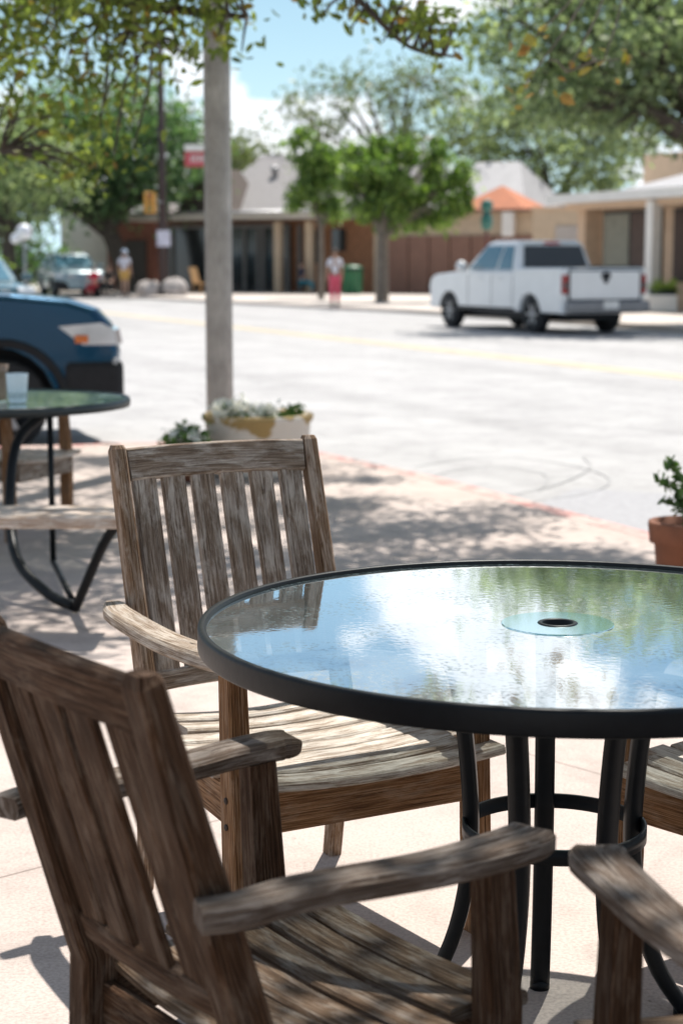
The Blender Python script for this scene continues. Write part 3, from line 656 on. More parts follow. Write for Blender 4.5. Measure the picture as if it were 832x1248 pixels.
tree('big dark oak over the parked cars at the far left of the street',(-8.9,74,0),2.7,.42,[(-3.2,0,5.4,3.6,3,1.9),(1.2,0,5.6,2.6,2.6,1.9),(-1,0,7.2,3.6,3,1.6),(-5.5,1,4.2,2.2,2,1.5),(.4,-.5,4.1,1.9,1.8,1.1)],270,66,.26,F_DARK,BARK,15,spread=1.0,lean=(-.9,0),limbs=14,shell=.3)
tree('dark leafy tree at the left edge beyond the parked cars',(-12.8,68,0),2.4,.3,[(-.4,0,5.2,3.1,2.6,2.6),(.8,0,3.6,2.0,1.8,1.2),(-2,0,4,2,2,2)],110,62,.24,F_OAK,BARK,16,spread=.95,limbs=8,shell=.3)
tree('green tree filling the gap between the garage wall and the porch house',(9.6,80,0),3.5,.3,[(0,0,5.6,3.8,3,2.4),(-2.6,0,7.4,2.6,2.4,2.0),(2.4,0,7.2,2.6,2.4,2.)],140,55,.26,F_OAK,BARK,17,spread=1.0,limbs=8,shell=.3)
tree('pale green tree standing behind the utility pole at left',(-7.6,96,0),4,.3,[(0,0,6.4,3,2.5,2.6),(2.6,0,6.6,1.8,1.6,2.3)],70,50,.3,F_HAZY,BARK2,18,spread=1.1,limbs=7,shell=.3)
def bush(name,label,loc,r,h,n,leaf,mat,seed,cat='bush'):
    t=empty(name,loc,label=label,cat=cat); rs2=random.Random(seed); b=MB(); cl=[];spd=[];ct=[]
    for i in range(max(6,n)):
        a=rs2.uniform(0,6.28); q=rs2.uniform(0,1)**.5*r; z=rs2.uniform(.25,1)*h*(1-.35*q/r); p=(q*math.cos(a),q*math.sin(a),z)
        b.tube([(p[0]*.1,p[1]*.1,0),(p[0]*.5,p[1]*.5,z*.6),p],[r*.035,r*.025,r*.012],5); cl.append(p); spd.append(r*.45); ct.append(30)
    b.build('stem',BARK2,t); leaves('foliage',mat,cl,spd,ct,leaf,t,seed,aspect=.5); return t
bush('bush','bright lime green bush at the left edge behind the teal car',(-11.9,58,0),.8,1.9,22,.14,F_LIME,21)

# ------------------------------------------------------------------ buildings
STUC=simple('peach_stucco',(.55,.40,.28),.9,.08,4,bump=.2); TAN=simple('tan_stucco',(.50,.39,.28),.9,.08,4); BRICK=simple('brown_brick',(.24,.115,.06),.9,.25,5,bump=.3)
GAR=simple('brown_board_wall',(.235,.13,.095),.85,.08,3); WHITEP=simple('white_paint',(.74,.72,.69),.6,.06,3); GREYROOF=simple('grey_shingle_roof',(.25,.235,.235),.9,.1,6)
PALER=simple('pale_metal_roof',(.33,.32,.33),.6,.08,2); DKFR=simple('dark_frame',(.035,.03,.028),.6,.2,5); BLIND=simple('brown_blind',(.085,.058,.048),.8,.15,4); CURT=simple('grey_green_curtain',(.22,.22,.18),.9,.12,4)
ORANGE=simple('orange_canopy_fabric',(.40,.13,.055),.8,.1,3); GREYW=simple('pale_grey_wall',(.78,.75,.73),.9,.06,3); PANEL=simple('roll_door',(.40,.36,.33),.7,.06,3)
e=Vector((.89,-.46,0)).normalized(); nrm=Vector((-e.y*-1,-e.x,0)) ; nrm=Vector((-.46,-.89,0)).normalized()
P0=Vector((-8.4,77.0,0))
ang=math.atan2(e.y,e.x)
store=empty('storefront',tuple(P0),ang,label='long low storefront with deep flat awning, dark shop windows and grey roof',cat='building')
# local x runs along the facade, local y away from the street
def fx(px): # local x where a sight line meets the facade
    k=(px-416)/2129.2*1.0; a,bv=P0.x,P0.y
    # (a+t*ex)=k'*(b+t*ey)
    return (k*bv-a)/(e.x-k*e.y)
b=MB(); xs=[fx(p) for p in (205,230,248,288,318,326,345,354,365,372,385,403,418,452)]
b.box(((xs[0]+xs[-1])/2,6.2,1.5),(xs[-1]-xs[0],12,3.0)); b.build('wall',BRICK,store)
b=MB(); b.box(((xs[0]+xs[7])/2,.1,1.35),(xs[7]-xs[0]-.1,.2,2.7)); b.build('dark_shopfront',SHOPGLASS,store)
b=MB()
for p in (205,213,262,300,316,322,343,352,366): b.box((fx(p),-.03,1.4),(.14,.14,2.8))
b.box(((xs[0]+xs[7])/2,-.03,2.75),(xs[7]-xs[0],.12,.16)); b.build('shop_frame',simple('grey_frame',(.16,.155,.15),.6),store)
for p in (360,397):
    b=MB(); b.box((fx(p),-1.4,1.45),(.28,.28,2.9)); b.build('post',TAN,store)
for p0,p1,z0,z1 in ((376,385,1.2,2.6),(403,419,1.7,2.6)):
    b=MB(); b.box(((fx(p0)+fx(p1))/2,.16,(z0+z1)/2),(fx(p1)-fx(p0),.1,z1-z0)); b.build('window',SHOPGLASS,store)
b=MB(); b.prism([(fx(175),-2.3),(fx(438),-2.3),(fx(438),.4),(fx(175),.4)],3.0,3.3); b.build('awning',simple('cream_fascia',(.50,.46,.40),.7,.05,3),store)
def roof(name,mat,x0,x1,ya,yb,z0,z1,hip,parent):
    b=MB(); v=[(x0,ya,z0),(x1,ya,z0),(x1,yb,z0),(x0,yb,z0),(x0+hip,(ya+yb)/2,z1),(x1-hip,(ya+yb)/2,z1)]
    b.v+=v; 
    for f in ((0,1,5,4),(1,2,5),(2,3,4,5),(3,0,4),(3,2,1,0)): b.face(f)
    return b.build(name,mat,parent)
roof('roof',GREYROOF,fx(250),fx(478),-.4,9.5,3.32,6.0,.35,store)
b=MB(); b.v+=[(fx(236),-1.2,3.32),(fx(300),-1.2,3.32),(fx(266),-1.2,5.2),(fx(236),2,3.32),(fx(300),2,3.32),(fx(266),2,5.2)]
for f in ((0,1,2),(5,4,3),(0,2,5,3),(2,1,4,5)): b.face(f)
b.build('gable',simple('dark_brown_gable',(.085,.065,.055),.9),store)
b=MB(); b.tube([(fx(175),-2.38,3.26),(fx(438),-2.38,3.26)],.06,6); b.build('gutter',METAL,store)
for xx in (fx(300),fx(345)):
    b=MB(); b.lathe([(.14,0),(.14,.5),(.2,.52),(.2,.6),(.001,.68)],(xx,2.6,4.7),12); b.build('roof_vent',METAL,store)
gar=empty('garage_wall_building',tuple(P0),ang,label='brown boarded garage building with tan band beyond the bright green tree',cat='building')
b=MB(); x0,x1=xs[-1]+.05,fx(652); b.box(((x0+x1)/2,4.1,1.6),(x1-x0,8,3.2)); b.build('wall',TAN,gar)
nseg=7
for i in range(nseg):
    xa=fx(472)+(fx(650)-fx(472))*i/nseg; xb=fx(472)+(fx(650)-fx(472))*(i+1)/nseg
    b=MB(); b.box(((xa+xb)/2,.04,1.15),(xb-xa-.05,.14,2.3)); b.build('door_panel',GAR,gar,bevel=.02)
b=MB(); b.box((fx(618),-.1,2.75),(.45,.3,1.0)); b.build('pillar',WHITEP,gar)
b=MB(); b.box(((x0+x1)/2,-.05,3.26),(x1-x0+.1,.5,.12)); b.build('coping',GAR,gar)
roof('roof',PALER,fx(462),fx(604),3,9.5,3.32,5.5,1.6,gar)
tent=empty('canopy_tent',(fx(606)*e.x+P0.x+.35,fx(606)*e.y+P0.y+2.9,0),ang,label='orange pointed canopy rising behind the brown garage wall',cat='canopy')
b=MB(); rr=1.75
b.v+=[(-rr,-rr,3.25),(rr,-rr,3.25),(rr,rr,3.25),(-rr,rr,3.25),(0,0,4.35),(-rr,-rr,3.08),(rr,-rr,3.08),(rr,rr,3.08),(-rr,rr,3.08)]
for f in ((0,1,4),(1,2,4),(2,3,4),(3,0,4),(0,5,6,1),(1,6,7,2),(2,7,8,3),(3,8,5,0)): b.face(f)
b.build('fabric',ORANGE,tent); 
for x,y in ((-1,-1),(1,-1),(1,1),(-1,1)):
    b=MB(); b.tube([(x*rr*.97,y*rr*.97,0),(x*rr*.97,y*rr*.97,3.2)],.04,8); b.build('post',METAL,tent)
wl=empty('garden_wall',(8.55,66.5,0),R(-14),label='tan boundary wall with a pale roll-up door left of the porch house',cat='wall')
b=MB(); b.box((.9,.2,1.6),(4.6,.3,3.2)); b.build('wall',TAN,wl)
b=MB(); b.box((.15,.02,1.3),(1.35,.1,2.6)); b.build('roll_door',PANEL,wl)
b=MB(); b.box((.9,.2,3.26),(4.7,.42,.12)); b.build('coping',STUC,wl)
# porch house along the street on the right; local x = towards the camera along the street
hx,hy=7.06,52.0; hd=Vector((.37,-.93,0)).normalized(); ha=math.atan2(hd.y,hd.x)
house=empty('porch_house',(hx,hy,0),ha,label='peach porch house with white fascia and white columns behind the pickup',cat='building')
def hxl(px):
    k=(px-416)/2129.2; return (k*hy-hx)/(hd.x-k*hd.y)
# local y positive = away from the street (to the right)
b=MB(); D0=hxl(705); b.box((D0+10,2.9,1.55),(20,5,3.1)); b.build('wall',STUC,house)
b=MB(); b.box((D0+.22,.15,1.5),(.45,.6,3.0)); b.build('corner_pier',STUC,house)
def win(a,bx,mat,z0=.55,z1=2.72):
    f=MB(); xa,xb=hxl(a),hxl(bx); f.box(((xa+xb)/2,.36,(z0+z1)/2),(xb-xa,.1,z1-z0)); w_=f.build('window',DKFR,house)
    g_=MB(); g_.box(((xa+xb)/2+.03,.30,(z0+z1)/2),(xb-xa-.16,.06,z1-z0-.16)); g_.build('pane',mat,w_)
win(719,752,CURT); win(752,788,BLIND); win(803,829,BLIND,.75); win(830,860,BLIND,.75)
for p in (812,888):
    b=MB(); b.box((hxl(p),-.55,1.45),(.34,.30,2.9)); b.build('column',WHITEP,house,bevel=.02)
b=MB(); b.box((D0+10,-.3,2.86),(20,.5,.16)); b.build('beam',STUC,house)
b=MB(); b.box((D0+9.8,.4,3.08),(20.8,2.6,.26)); b.build('fascia',WHITEP,house)
b=MB(); x0=D0+3.2; b.v+=[(x0,-.7,3.22),(x0+16,-.7,3.22),(x0+16,6,3.22),(x0,6,3.22),(x0+3.5,2.5,4.3),(x0+16,2.5,4.3)]
for f in ((0,1,5,4),(1,2,5),(2,3,4,5),(3,0,4),(3,2,1,0)): b.face(f)
b.build('roof',PALER,house)
b=MB(); b.box((D0+2.3,3.,3.75),(2.2,3.4,1.15)); b.box((D0+8,3.,3.75),(9,3,1.0)); b.build('parapet',STUC,house)
# pale building at left behind the cars
pb=empty('pale_building',(-12.2,80,0),R(-4),label='pale grey building with a wide beige door behind the silver car',cat='building')
b=MB(); b.box((2.0,3,1.95),(5.0,6,3.9)); b.build('wall',GREYW,pb)
b=MB(); b.box((2.65,-.03,1.5),(1.6,.1,3.)); b.build('door',simple('beige_door',(.56,.52,.46),.8,.08,2),pb)
b=MB(); b.box((2.4,-.8,3.1),(2.9,1.6,.2)); b.build('awning',WHITEP,pb)
hedge=bush('hedge','dark green hedge left of the pale building',(-14.2,77,0),2.2,3.0,40,.3,F_DARK,31,cat='hedge')
pa=empty('red_shop_front',(-10.4,78.5,0),R(-20),label='narrow dark red shopfront under the left oak',cat='building')
b=MB(); b.box((1.2,2,1.55),(2.4,4,3.1)); b.build('wall',simple('dull_red_brick',(.17,.07,.05),.9,.2,5),pa)
b=MB(); b.box((1.45,-.03,1.1),(1.0,.1,2.2)); b.build('door',DKFR,pa)

# ------------------------------------------------------------------ poles, signs
POLEM=wood('weathered_grey_pole',(.33,.31,.29),(.43,.41,.39),(.50,.48,.46),(.56,.55,.54),.3)
t=empty('timber_pole',(-.845,12.15,0),label='grey weathered timber pole rising behind the white flower planter',cat='pole')
b=MB(); b.beam([(0,0,-.05),(0,0,2.),(.002,0,3.6),(0,0,7.5)],(1,0,0),[.182,.178,.176,.16],[.18,.176,.172,.16],.045,sm=True); b.build('post',POLEM,t)
b=MB(); b.box((.055,-.094,3.08),(.062,.012,.15)); b.build('teal_plate',simple('teal_sign_paint',(.04,.18,.18),.5),t)
b=MB(); b.box((.055,-.094,2.93),(.06,.010,.14)); b.build('pale_plate',simple('pale_sign_paint',(.36,.38,.42),.5),t)
b=MB(); b.tube([(-.09,-.094,2.80),(.09,-.094,2.84)],.010,6); b.tube([(-.09,-.094,3.16),(.09,-.094,3.20)],.008,6); b.build('band',METAL,t)
t=empty('utility_pole',(-6.78,67.2,0),label='tall slim dark utility pole carrying a small white notice at left',cat='pole')
b=MB(); b.tube([(0,0,-.1),(0,0,4.),(0,0,9.9)],[.17,.15,.12],10); b.build('post',simple('dark_pole',(.055,.04,.04),.9),t)
b=MB(); b.box((.05,-.2,2.15),(.5,.04,.6)); b.build('notice',simple('white_notice',(.55,.55,.66),.7),t)
b=MB(); b.beam([(-.9,0,9.3),(.9,0,9.3)],(0,0,1),.1,.1); b.build('crossarm',BARK,t)
t=empty('traffic_signal',(-7.20,66.8,3.10),label='yellow traffic signal head hung beside the dark utility pole',cat='traffic signal')
b=MB(); b.box((0,0,.38),(.42,.32,.78)); b.build('housing',simple('signal_yellow',(.62,.30,.05),.5,.08),t,bevel=.05)
b=MB(); b.box((.25,.1,.4),(.4,.05,.05)); b.build('bracket',METAL,t)
for k,c in enumerate(((.12,.02,.02),(.16,.09,.02),(.02,.10,.05))):
    b=MB(); b.lathe([(0,-.19),(.09,-.18),(.10,-.16)],(0,0,.62-.24*k),16,axis='y'); b.build('lens',simple('lens',c,.3),t)
t=empty('shop_sign',(-4.78,59.5,4.43),label='small red hanging sign with pale top board left of the timber pole',cat='sign')
b=MB(); b.box((-.02,0,.24),(.86,.06,.5)); b.build('board',simple('sign_red',(.48,.07,.09),.5,.05),t)
b=MB(); b.box((-.02,0,.62),(.88,.07,.2)); b.build('top_board',WHITEP,t)
b=MB()
for x in (-.22,-.1,.02,.16): b.box((x,-.035,.25),(.05,.012,.22))
b.box((-.03,-.035,.34),(.4,.012,.03)); b.box((.09,-.035,.25),(.16,.012,.03)); b.build('lettering',WHITEP,t)
b=MB(); b.tube([(.5,0,-4.62),(.5,0,.85)],.045,8); b.tube([(.5,0,.78),(-.4,0,.78)],.02,6); b.build('post',DKPLAST,t)
t=empty('street_post',(4.75,58,0),label='dark red signpost with teal fittings left of the pickup roof',cat='signpost')
b=MB(); b.tube([(0,0,0),(0,0,2.5)],.05,8); b.build('post',simple('dark_red_post',(.16,.05,.045),.6),t)
b=MB(); b.lathe([(.05,2.3),(.16,2.35),(.2,2.6),(.15,2.8),(.1,2.85),(.1,2.95),(.2,3.0),(.2,3.2),(.05,3.3)],seg=14); b.build('fitting',simple('teal_paint',(.04,.17,.15),.5),t)
t=empty('street_lamp',(2.1,88,0),label='slim lamp post with a white twin head above the bright tree',cat='street lamp')
b=MB(); b.tube([(0,0,0),(0,0,7.1)],[.1,.06],8); b.tube([(0,0,7.05),(2.4,-.5,7.35)],.04,6); b.build('post',METAL,t)
for x in (1.5,2.3):
    b=MB(); b.lathe([(0,-.12),(.28,-.06),(.32,.0),(.1,.1),(0,.12)],(x,-.4,7.3),16,sc2=(1.3,.8)); b.build('lamp_head',WHITEP,t)
t=empty('globe_lamp',(-10.75,60,0),label='post with two white globes above the teal car at the far left',cat='street lamp')
b=MB(); b.tube([(0,0,0),(0,0,2.0)],.05,8); b.tube([(0,0,1.9),(-.3,0,2.0)],.03,6); b.build('post',METAL,t)
GL=simple('white_globe',(.75,.76,.82),.3,.03)
for x,z,r_ in ((.0,2.28,.27),(-.3,2.05,.17)):
    b=MB(); b.lathe([(0.001,-r_)]+[(r_*math.cos(R(a)),r_*math.sin(R(a))) for a in range(-75,90,15)]+[(0.001,r_)],(x,0,z),16); b.build('globe',GL,t)

# ------------------------------------------------------------------ planters and pots
def stainplanter():
    m,nt,out=nm('stained_white_planter'); p=N(nt,'BsdfPrincipled'); L(nt,p.outputs[0],out.inputs[0]); p.inputs['Roughness'].default_value=.8
    tc=N(nt,'TexCoord'); sp_=N(nt,'SeparateXYZ'); L(nt,tc.outputs['Object'],sp_.inputs[0])
    n=N(nt,'TexNoise'); n.inputs['Scale'].default_value=5; n.inputs['Detail'].default_value=5; L(nt,tc.outputs['Object'],n.inputs[0])
    k=math_(nt,'ADD',math_(nt,'MULTIPLY',sp_.outputs[2],2.6),math_(nt,'MULTIPLY',n.outputs[0],1.5))
    r=ramp(nt,math_(nt,'SUBTRACT',k,.9),[(.68,0.),(.76,1.)])
    c=mix(nt,r.outputs[0],(.62,.57,.51),(.34,.23,.09)); L(nt,c,p.inputs['Base Color']); return m
t=empty('flower_planter',(-.515,10.75,0),label='low round off-white planter with brown stains and white flowers by the timber pole',cat='planter')
b=MB(); b.lathe([(.0,0),(.27,0),(.30,.04),(.325,.33),(.34,.345),(.345,.375),(.33,.385),(.305,.38),(.295,.33),(.0,.33)],seg=48); b.build('pot',stainplanter(),t)
b=MB(); b.disc(.296,.345); b.build('soil',SOIL,t)
rs3=random.Random(4); cl=[];sp_=[];ct=[]
for i in range(26):
    a=rs3.uniform(0,6.28); q=rs3.uniform(.05,.28); cl.append((q*math.cos(a),q*math.sin(a),.365+rs3.uniform(0,.015))); sp_.append((.09,.09,.025)); ct.append(7)
for x,n in ((-.2,10),(-.1,12),(.24,16),(.20,10)): cl.append((x,-.05,.405)); sp_.append((.05,.05,.045)); ct.append(n)
leaves('foliage',F_PLANT,cl,sp_,ct,.05,t,41,aspect=.45)
cl=[(rs3.uniform(-.26,.1),rs3.uniform(-.2,.2),.395+rs3.uniform(0,.03)) for i in range(20)]
leaves('blossom',foliage('white_petals',[(.86,.84,.76),(.88,.87,.82)],trans=.35,tint=(1.,1.,.95)),cl,[.05]*20,[14]*20,.04,t,42,aspect=.9)
t=empty('terracotta_pot',(-.97,10.45,0),label='small terracotta pot of white flowering leaves left of the round planter',cat='plant pot'); t.scale=(.82,.82,.74)
b=MB(); b.lathe([(0,0),(.11,0),(.15,.2),(.165,.2),(.17,.25),(.15,.255),(.14,.22),(0,.21)],seg=28); b.build('pot',TERRA,t)
cl=[];sp_=[];ct=[]
for i in range(34):
    a=rs3.uniform(0,6.28); q=rs3.uniform(0,.15); cl.append((q*math.cos(a)+.03,q*math.sin(a),.27+rs3.uniform(0,.13))); sp_.append(.08); ct.append(16)
leaves('foliage',F_PLANT,cl,sp_,ct,.055,t,43); leaves('blossom',foliage('white_petals_small',[(.7,.72,.68),(.8,.8,.78)],trans=0.),[(.06,-.05,.4),(.10,-.1,.37),(-.04,-.08,.38),(.12,-.08,.33)],[.06]*4,[22]*4,.035,t,44,aspect=.9)
t=empty('terracotta_pot',(1.30,6.5,0),label='terracotta pot with a leggy green plant behind the right side of the glass table',cat='plant pot')
b=MB(); b.lathe([(0,0),(.098,0),(.122,.262),(.140,.266),(.147,.335),(.145,.345),(.130,.347),(.127,.31),(0,.30)],seg=48); b.build('pot',TERRA,t)
b=MB(); b.disc(.128,.312); b.build('soil',SOIL,t)
b=MB(); cl=[]; sp_=[]; ct=[]
stems=[[(0.01,0,.31),(-.02,-.02,.42),(-.07,-.03,.48),(-.115,-.03,.505)],[(0.0,0,.31),(-.01,0,.45),(-.045,0,.52),(-.075,-.01,.57)],[(.0,.0,.31),(-.03,-.03,.40),(-.09,-.04,.425)],[(.02,0,.31),(.03,.0,.45),(.02,.01,.55),(.05,0,.6)],[(.03,0,.31),(.08,.03,.42),(.13,.04,.5)],[(.0,0,.45),(.04,-.03,.49),(.09,-.04,.5)],[(-.01,0,.40),(.02,-.05,.46),(.03,-.08,.5)]]
for s_ in stems:
    p=bez(s_,5); b.tube(p,[.005-.0002*j for j in range(len(p))],6)
    for q in p[3:]: cl.append(q); sp_.append(.022); ct.append(3)
for s_ in ((-.128,-.03,.508),(-.10,-.04,.432)): cl.append(s_); sp_.append(.012); ct.append(3)
b.build('stem',F_PLANT,t); leaves('foliage',F_PLANT,cl,sp_,ct,.042,t,45,aspect=.55)
t=empty('porch_planter',(8.42,46.2,0),label='dark green tub with a yellow-green plant beside the white porch column',cat='planter')
b=MB(); b.lathe([(0,0),(.26,0),(.36,.55),(.38,.58),(.34,.58),(0,.5)],seg=24); b.build('tub',simple('dark_green_tub',(.035,.05,.03),.6),t)
cl=[(rs3.uniform(-.25,.25),rs3.uniform(-.25,.25),.5+rs3.uniform(0,.2)) for i in range(16)]; leaves('foliage',F_LIME,cl,[.2]*16,[18]*16,.1,t,46)
b=MB(); b.box((0,0,.22),(1.9,.5,.44)); o=b.build('concrete_block',WHITEP,bevel=.04,loc=(hx+hd.x*hxl(812)-1.2,hy+hd.y*hxl(812)-2.3,0),rz=R(-5)); tag(o,'long pale concrete block on the kerbside right of the pickup','block')

# ------------------------------------------------------------------ vehicles (local +x forward, y left)
def loft(b,prof,w,ins=.05,m=0,taper=None):
    """extrude a side profile (x,z) across the width with softened flanks"""
    cx=sum(p[0] for p in prof)/len(prof); cz=sum(p[1] for p in prof)/len(prof); n=len(prof); base=len(b.v)
    st=[(-w/2,ins),(-w/2+.03,ins*.35),(-w/2+.12,0),(0,-.0),(w/2-.12,0),(w/2-.03,ins*.35),(w/2,ins)]
    for y,i in st:
        for x,z in prof:
            dx,dz=cx-x,cz-z; l=math.hypot(dx,dz) or 1
            bulge=(1-(abs(y)/(w/2))**2)*(taper or 0)*(1 if x>cx else -.5)
            b.v.append((x+dx/l*i+bulge,y,z+dz/l*i))
    for k in range(len(st)-1):
        for j in range(n):
            a=base+k*n+j; c=base+k*n+(j+1)%n; b.face([a,a+n,c+n,c],None,m,False)
    b.face([base+j for j in range(n)],None,m); b.face([base+(len(st)-1)*n+j for j in range(n-1,-1,-1)],None,m)
def archprof(x0,x1,zb_,wheels,R_,top):
    """closed profile: top points given front->rear, underside with wheel arches from rear to front"""
    pts=list(top); pts.append((x0,zb_))
    for wx in sorted(wheels):
        for k in range(11):
            a=math.pi-math.pi*k/10; pts.append((wx+R_*math.cos(a),max(zb_,.34+R_*math.sin(a)) if 0<k<10 else zb_))
    pts.append((x1,zb_)); return pts
def wheel(root,x,y,r,w_=.24,rim=WHEEL):
    t=MB(); s=1 if y>0 else -1
    t.lathe([(r*.62,-w_/2),(r*.9,-w_/2),(r*.985,-w_/2+.03),(r,-w_/4),(r,w_/4),(r*.985,w_/2-.03),(r*.9,w_/2),(r*.62,w_/2)],(0,0,0),32,axis='y')
    wo_=t.build('wheel',RUBBER,root,loc=(x,y,r))
    t=MB(); yo=s*(w_/2-.035)
    t.lathe([(r*.64,yo-s*.12),(r*.64,yo+s*.02),(r*.58,yo+s*.02),(r*.55,yo-s*.03),(0.02,yo-s*.06)],(0,0,0),32,axis='y',m=1)
    for k in range(6):
        a=k*math.pi/3; t.beam([(math.cos(a)*r*.08,yo+s*.005,math.sin(a)*r*.08),(math.cos(a)*r*.58,yo+s*.012,math.sin(a)*r*.58)],(0,1,0),.03,r*.13)
    t.lathe([(r*.14,yo-s*.02),(r*.13,yo+s*.025),(0.001,yo+s*.03)],(0,0,0),16,axis='y')
    t.build('rim',[rim,DKPLAST],wo_)
def cabin(root,b4,r4,w0,w1,z0,z1,paint,glass,splits,name='cabin',rearglass=None):
    """b4=(xr,xf) at z0, r4=(xr,xf) at z1; side windows between splits (fractions)"""
    b=MB(); n=5; rings=[]
    for k in range(n+1):
        f=k/n; z=z0+(z1-z0)*f; g=f if f<.9 else .9+ (f-.9)*1.0
        xr=b4[0]+(r4[0]-b4[0])*g; xf=b4[1]+(r4[1]-b4[1])*g; hw=(w0+(w1-w0)*g**1.3)/2
        rings.append((xr,xf,hw,z))
    for xr,xf,hw,z in rings:
        b.v+= [(xr,-hw,z),(xf,-hw,z),(xf,hw,z),(xr,hw,z)]
    for k in range(n):
        for j in range(4): a=4*k+j; c=4*k+(j+1)%4; b.face([a,c,c+4,a+4])
    b.face([4*n,4*n+1,4*n+2,4*n+3]); b.face([3,2,1,0]); b.build(name,paint,root,bevel=.10)
    def S(u,f,s,off=.012):
        g=f; z=z0+(z1-z0)*f; hw=(w0+(w1-w0)*g**1.3)/2
        xr=b4[0]+(r4[0]-b4[0])*g; xf=b4[1]+(r4[1]-b4[1])*g
        return (xr+(xf-xr)*u,s*(hw+off),z)
    for s in (-1,1):
        for u0,u1 in splits:
            g=MB(); lo,hi=.10,.84
            rows=[lo,(lo+hi)/2,hi]
            for f in rows: g.v+=[S(u0,f,s),S(u1,f,s)]
            for k in range(2): g.face([2*k,2*k+1,2*k+3,2*k+2] if s<0 else [2*k,2*k+2,2*k+3,2*k+1])
            g.build('side_window',glass,root)
    for end,nm_ in ((1,'windscreen'),(0,'rear_window')):
        g=MB()
        for f in (.12,.84):
            z=z0+(z1-z0)*f; hw=(w0+(w1-w0)*f**1.3)/2*.86; x=(b4[end]+(r4[end]-b4[end])*f)+(.015 if end else -.015); g.v+=[(x,-hw,z),(x,hw,z)]
        g.face([0,1,3,2] if end else [0,2,3,1]); g.build(nm_,(rearglass or glass) if not end else glass,root)

def carpaint(name,c): return simple(name,c,.35,.04,3,coat=.9,metal=.1)
# white pickup
PW=carpaint('white_car_paint',(.70,.71,.72))
hv=Vector((-.41,.912)); pr=empty('pickup_truck',(4.56,34.85,RD),math.atan2(hv.y,hv.x),label='white crew-cab pickup truck parked at the far kerb seen from behind',cat='pickup truck')
pr.scale=(.965,.965,.965)
# origin at rear axle centre
prof=archprof(-1.22,4.52,.42,[0,3.6],.47,[(4.50,.62),(4.52,.95),(4.42,1.10),(4.2,1.17),(3.1,1.24),(2.95,1.25),(.62,1.27),(.6,1.33),(-1.18,1.33),(-1.22,1.28),(-1.2,.62)])
b=MB(); loft(b,prof,1.98,.07); b.build('body',PW,pr,bevel=.035)
b=MB(); b.box((-1.222,0,.98),(.012,1.70,.62)); b.build('tailgate_gap',DKPLAST,pr)
for s in (-1,1):
    for x_ in (.72,1.62,2.66):
        b=MB(); b.box((x_,s*.987,.86),(.016,.012,.66)); b.build('door_seam',DKPLAST,pr)
    b=MB(); b.box((1.85,s*.96,.47),(2.4,.10,.06)); b.build('side_step',DKPLAST,pr,bevel=.015)
b=MB(); b.box((-.3,0,1.345),(1.7,1.66,.03)); b.build('bed_cover',DKPLAST,pr)
cabin(pr,(.62,3.02),(.86,2.12),1.84,1.52,1.22,1.88,PW,BLUEGLASS,[(.10,.36),(.40,.90)],rearglass=winglass('dark_rear_glass',(.004,.007,.008),.25))
b=MB(); b.box((-1.235,0,.98),(.03,1.62,.56)); tg=b.build('tailgate',PW,pr,bevel=.02)
b=MB(); b.box((-1.262,0,1.17),(.03,.22,.07)); b.build('handle',DKPLAST,tg,bevel=.01)
b=MB(); q=[(.0,.10),(.055,.10),(.085,.05),(.06,-.02),(.03,-.10),(0,-.13),(-.03,-.10),(-.06,-.02),(-.085,.05),(-.055,.10)]
b.v+=[(-1.285,x,1.14+z) for x,z in q]+[(-1.25,x,1.14+z) for x,z in q]; nq=len(q); b.face(list(range(nq))[::-1])
b.face([nq+i for i in range(nq)])
for i in range(nq): b.face([i,(i+1)%nq,nq+(i+1)%nq,nq+i])
b.build('emblem',DKPLAST,tg)
for s in (-1,1):
    b=MB(); b.box((-1.19,s*.91,1.0),(.09,.13,.38)); tl=b.build('tail_light',simple('red_lens',(.30,.02,.02),.25),pr,bevel=.02)
    b=MB(); b.box((-1.235,s*.9,.98),(.02,.13,.1)); b.build('reverse_lens',simple('smoked_lens',(.08,.05,.05),.3),tl)
    b=MB(); b.box((4.36,s*.82,.95),(.24,.3,.22)); b.build('headlight',simple('headlamp',(.6,.6,.6),.15),pr,bevel=.03)
    b=MB(); b.lathe([(0.001,-.11),(.10,-.08),(.12,0),(.10,.08),(0.001,.11)],(2.72,s*1.12,1.34),12,axis='x',sc2=(1,1.1)); b.build('mirror',PW if s>0 else PW,pr)
    for x in (1.25,2.1):
        b=MB(); b.box((x,s*1.0,1.10),(.2,.03,.035)); b.build('door_handle',PW,pr,bevel=.008)
    for x in (0,3.6): wheel(pr,x,s*.84,.39)
b=MB(); b.box((-1.36,0,.56),(.2,1.86,.22)); b.build('rear_bumper',simple('dull_bumper_steel',(.22,.22,.23),.45,.1,8,metal=.6),pr,bevel=.04)
b=MB(); b.box((-1.465,0,.60),(.02,.34,.16)); b.build('number_plate',WHITEP,pr)
b=MB(); b.box((1.8,0,.46),(5.2,1.25,.40)); b.build('chassis',DKPLAST,pr)
b=MB(); b.box((-.15,0,.40),(1.4,1.2,.22)); b.tube([(.0,-.8,.39),(0,.8,.39)],.06,8); b.tube([(3.6,-.8,.39),(3.6,.8,.39)],.06,8); b.build('underbody',DKPLAST,pr)
b=MB(); b.box((.84,0,1.83),(.05,.36,.05)); b.build('brake_light',simple('red_lens_high',(.42,.02,.02),.3),pr)
b=MB(); b.box((4.5,0,.86),(.06,1.3,.3)); b.build('grille',DKPLAST,pr)

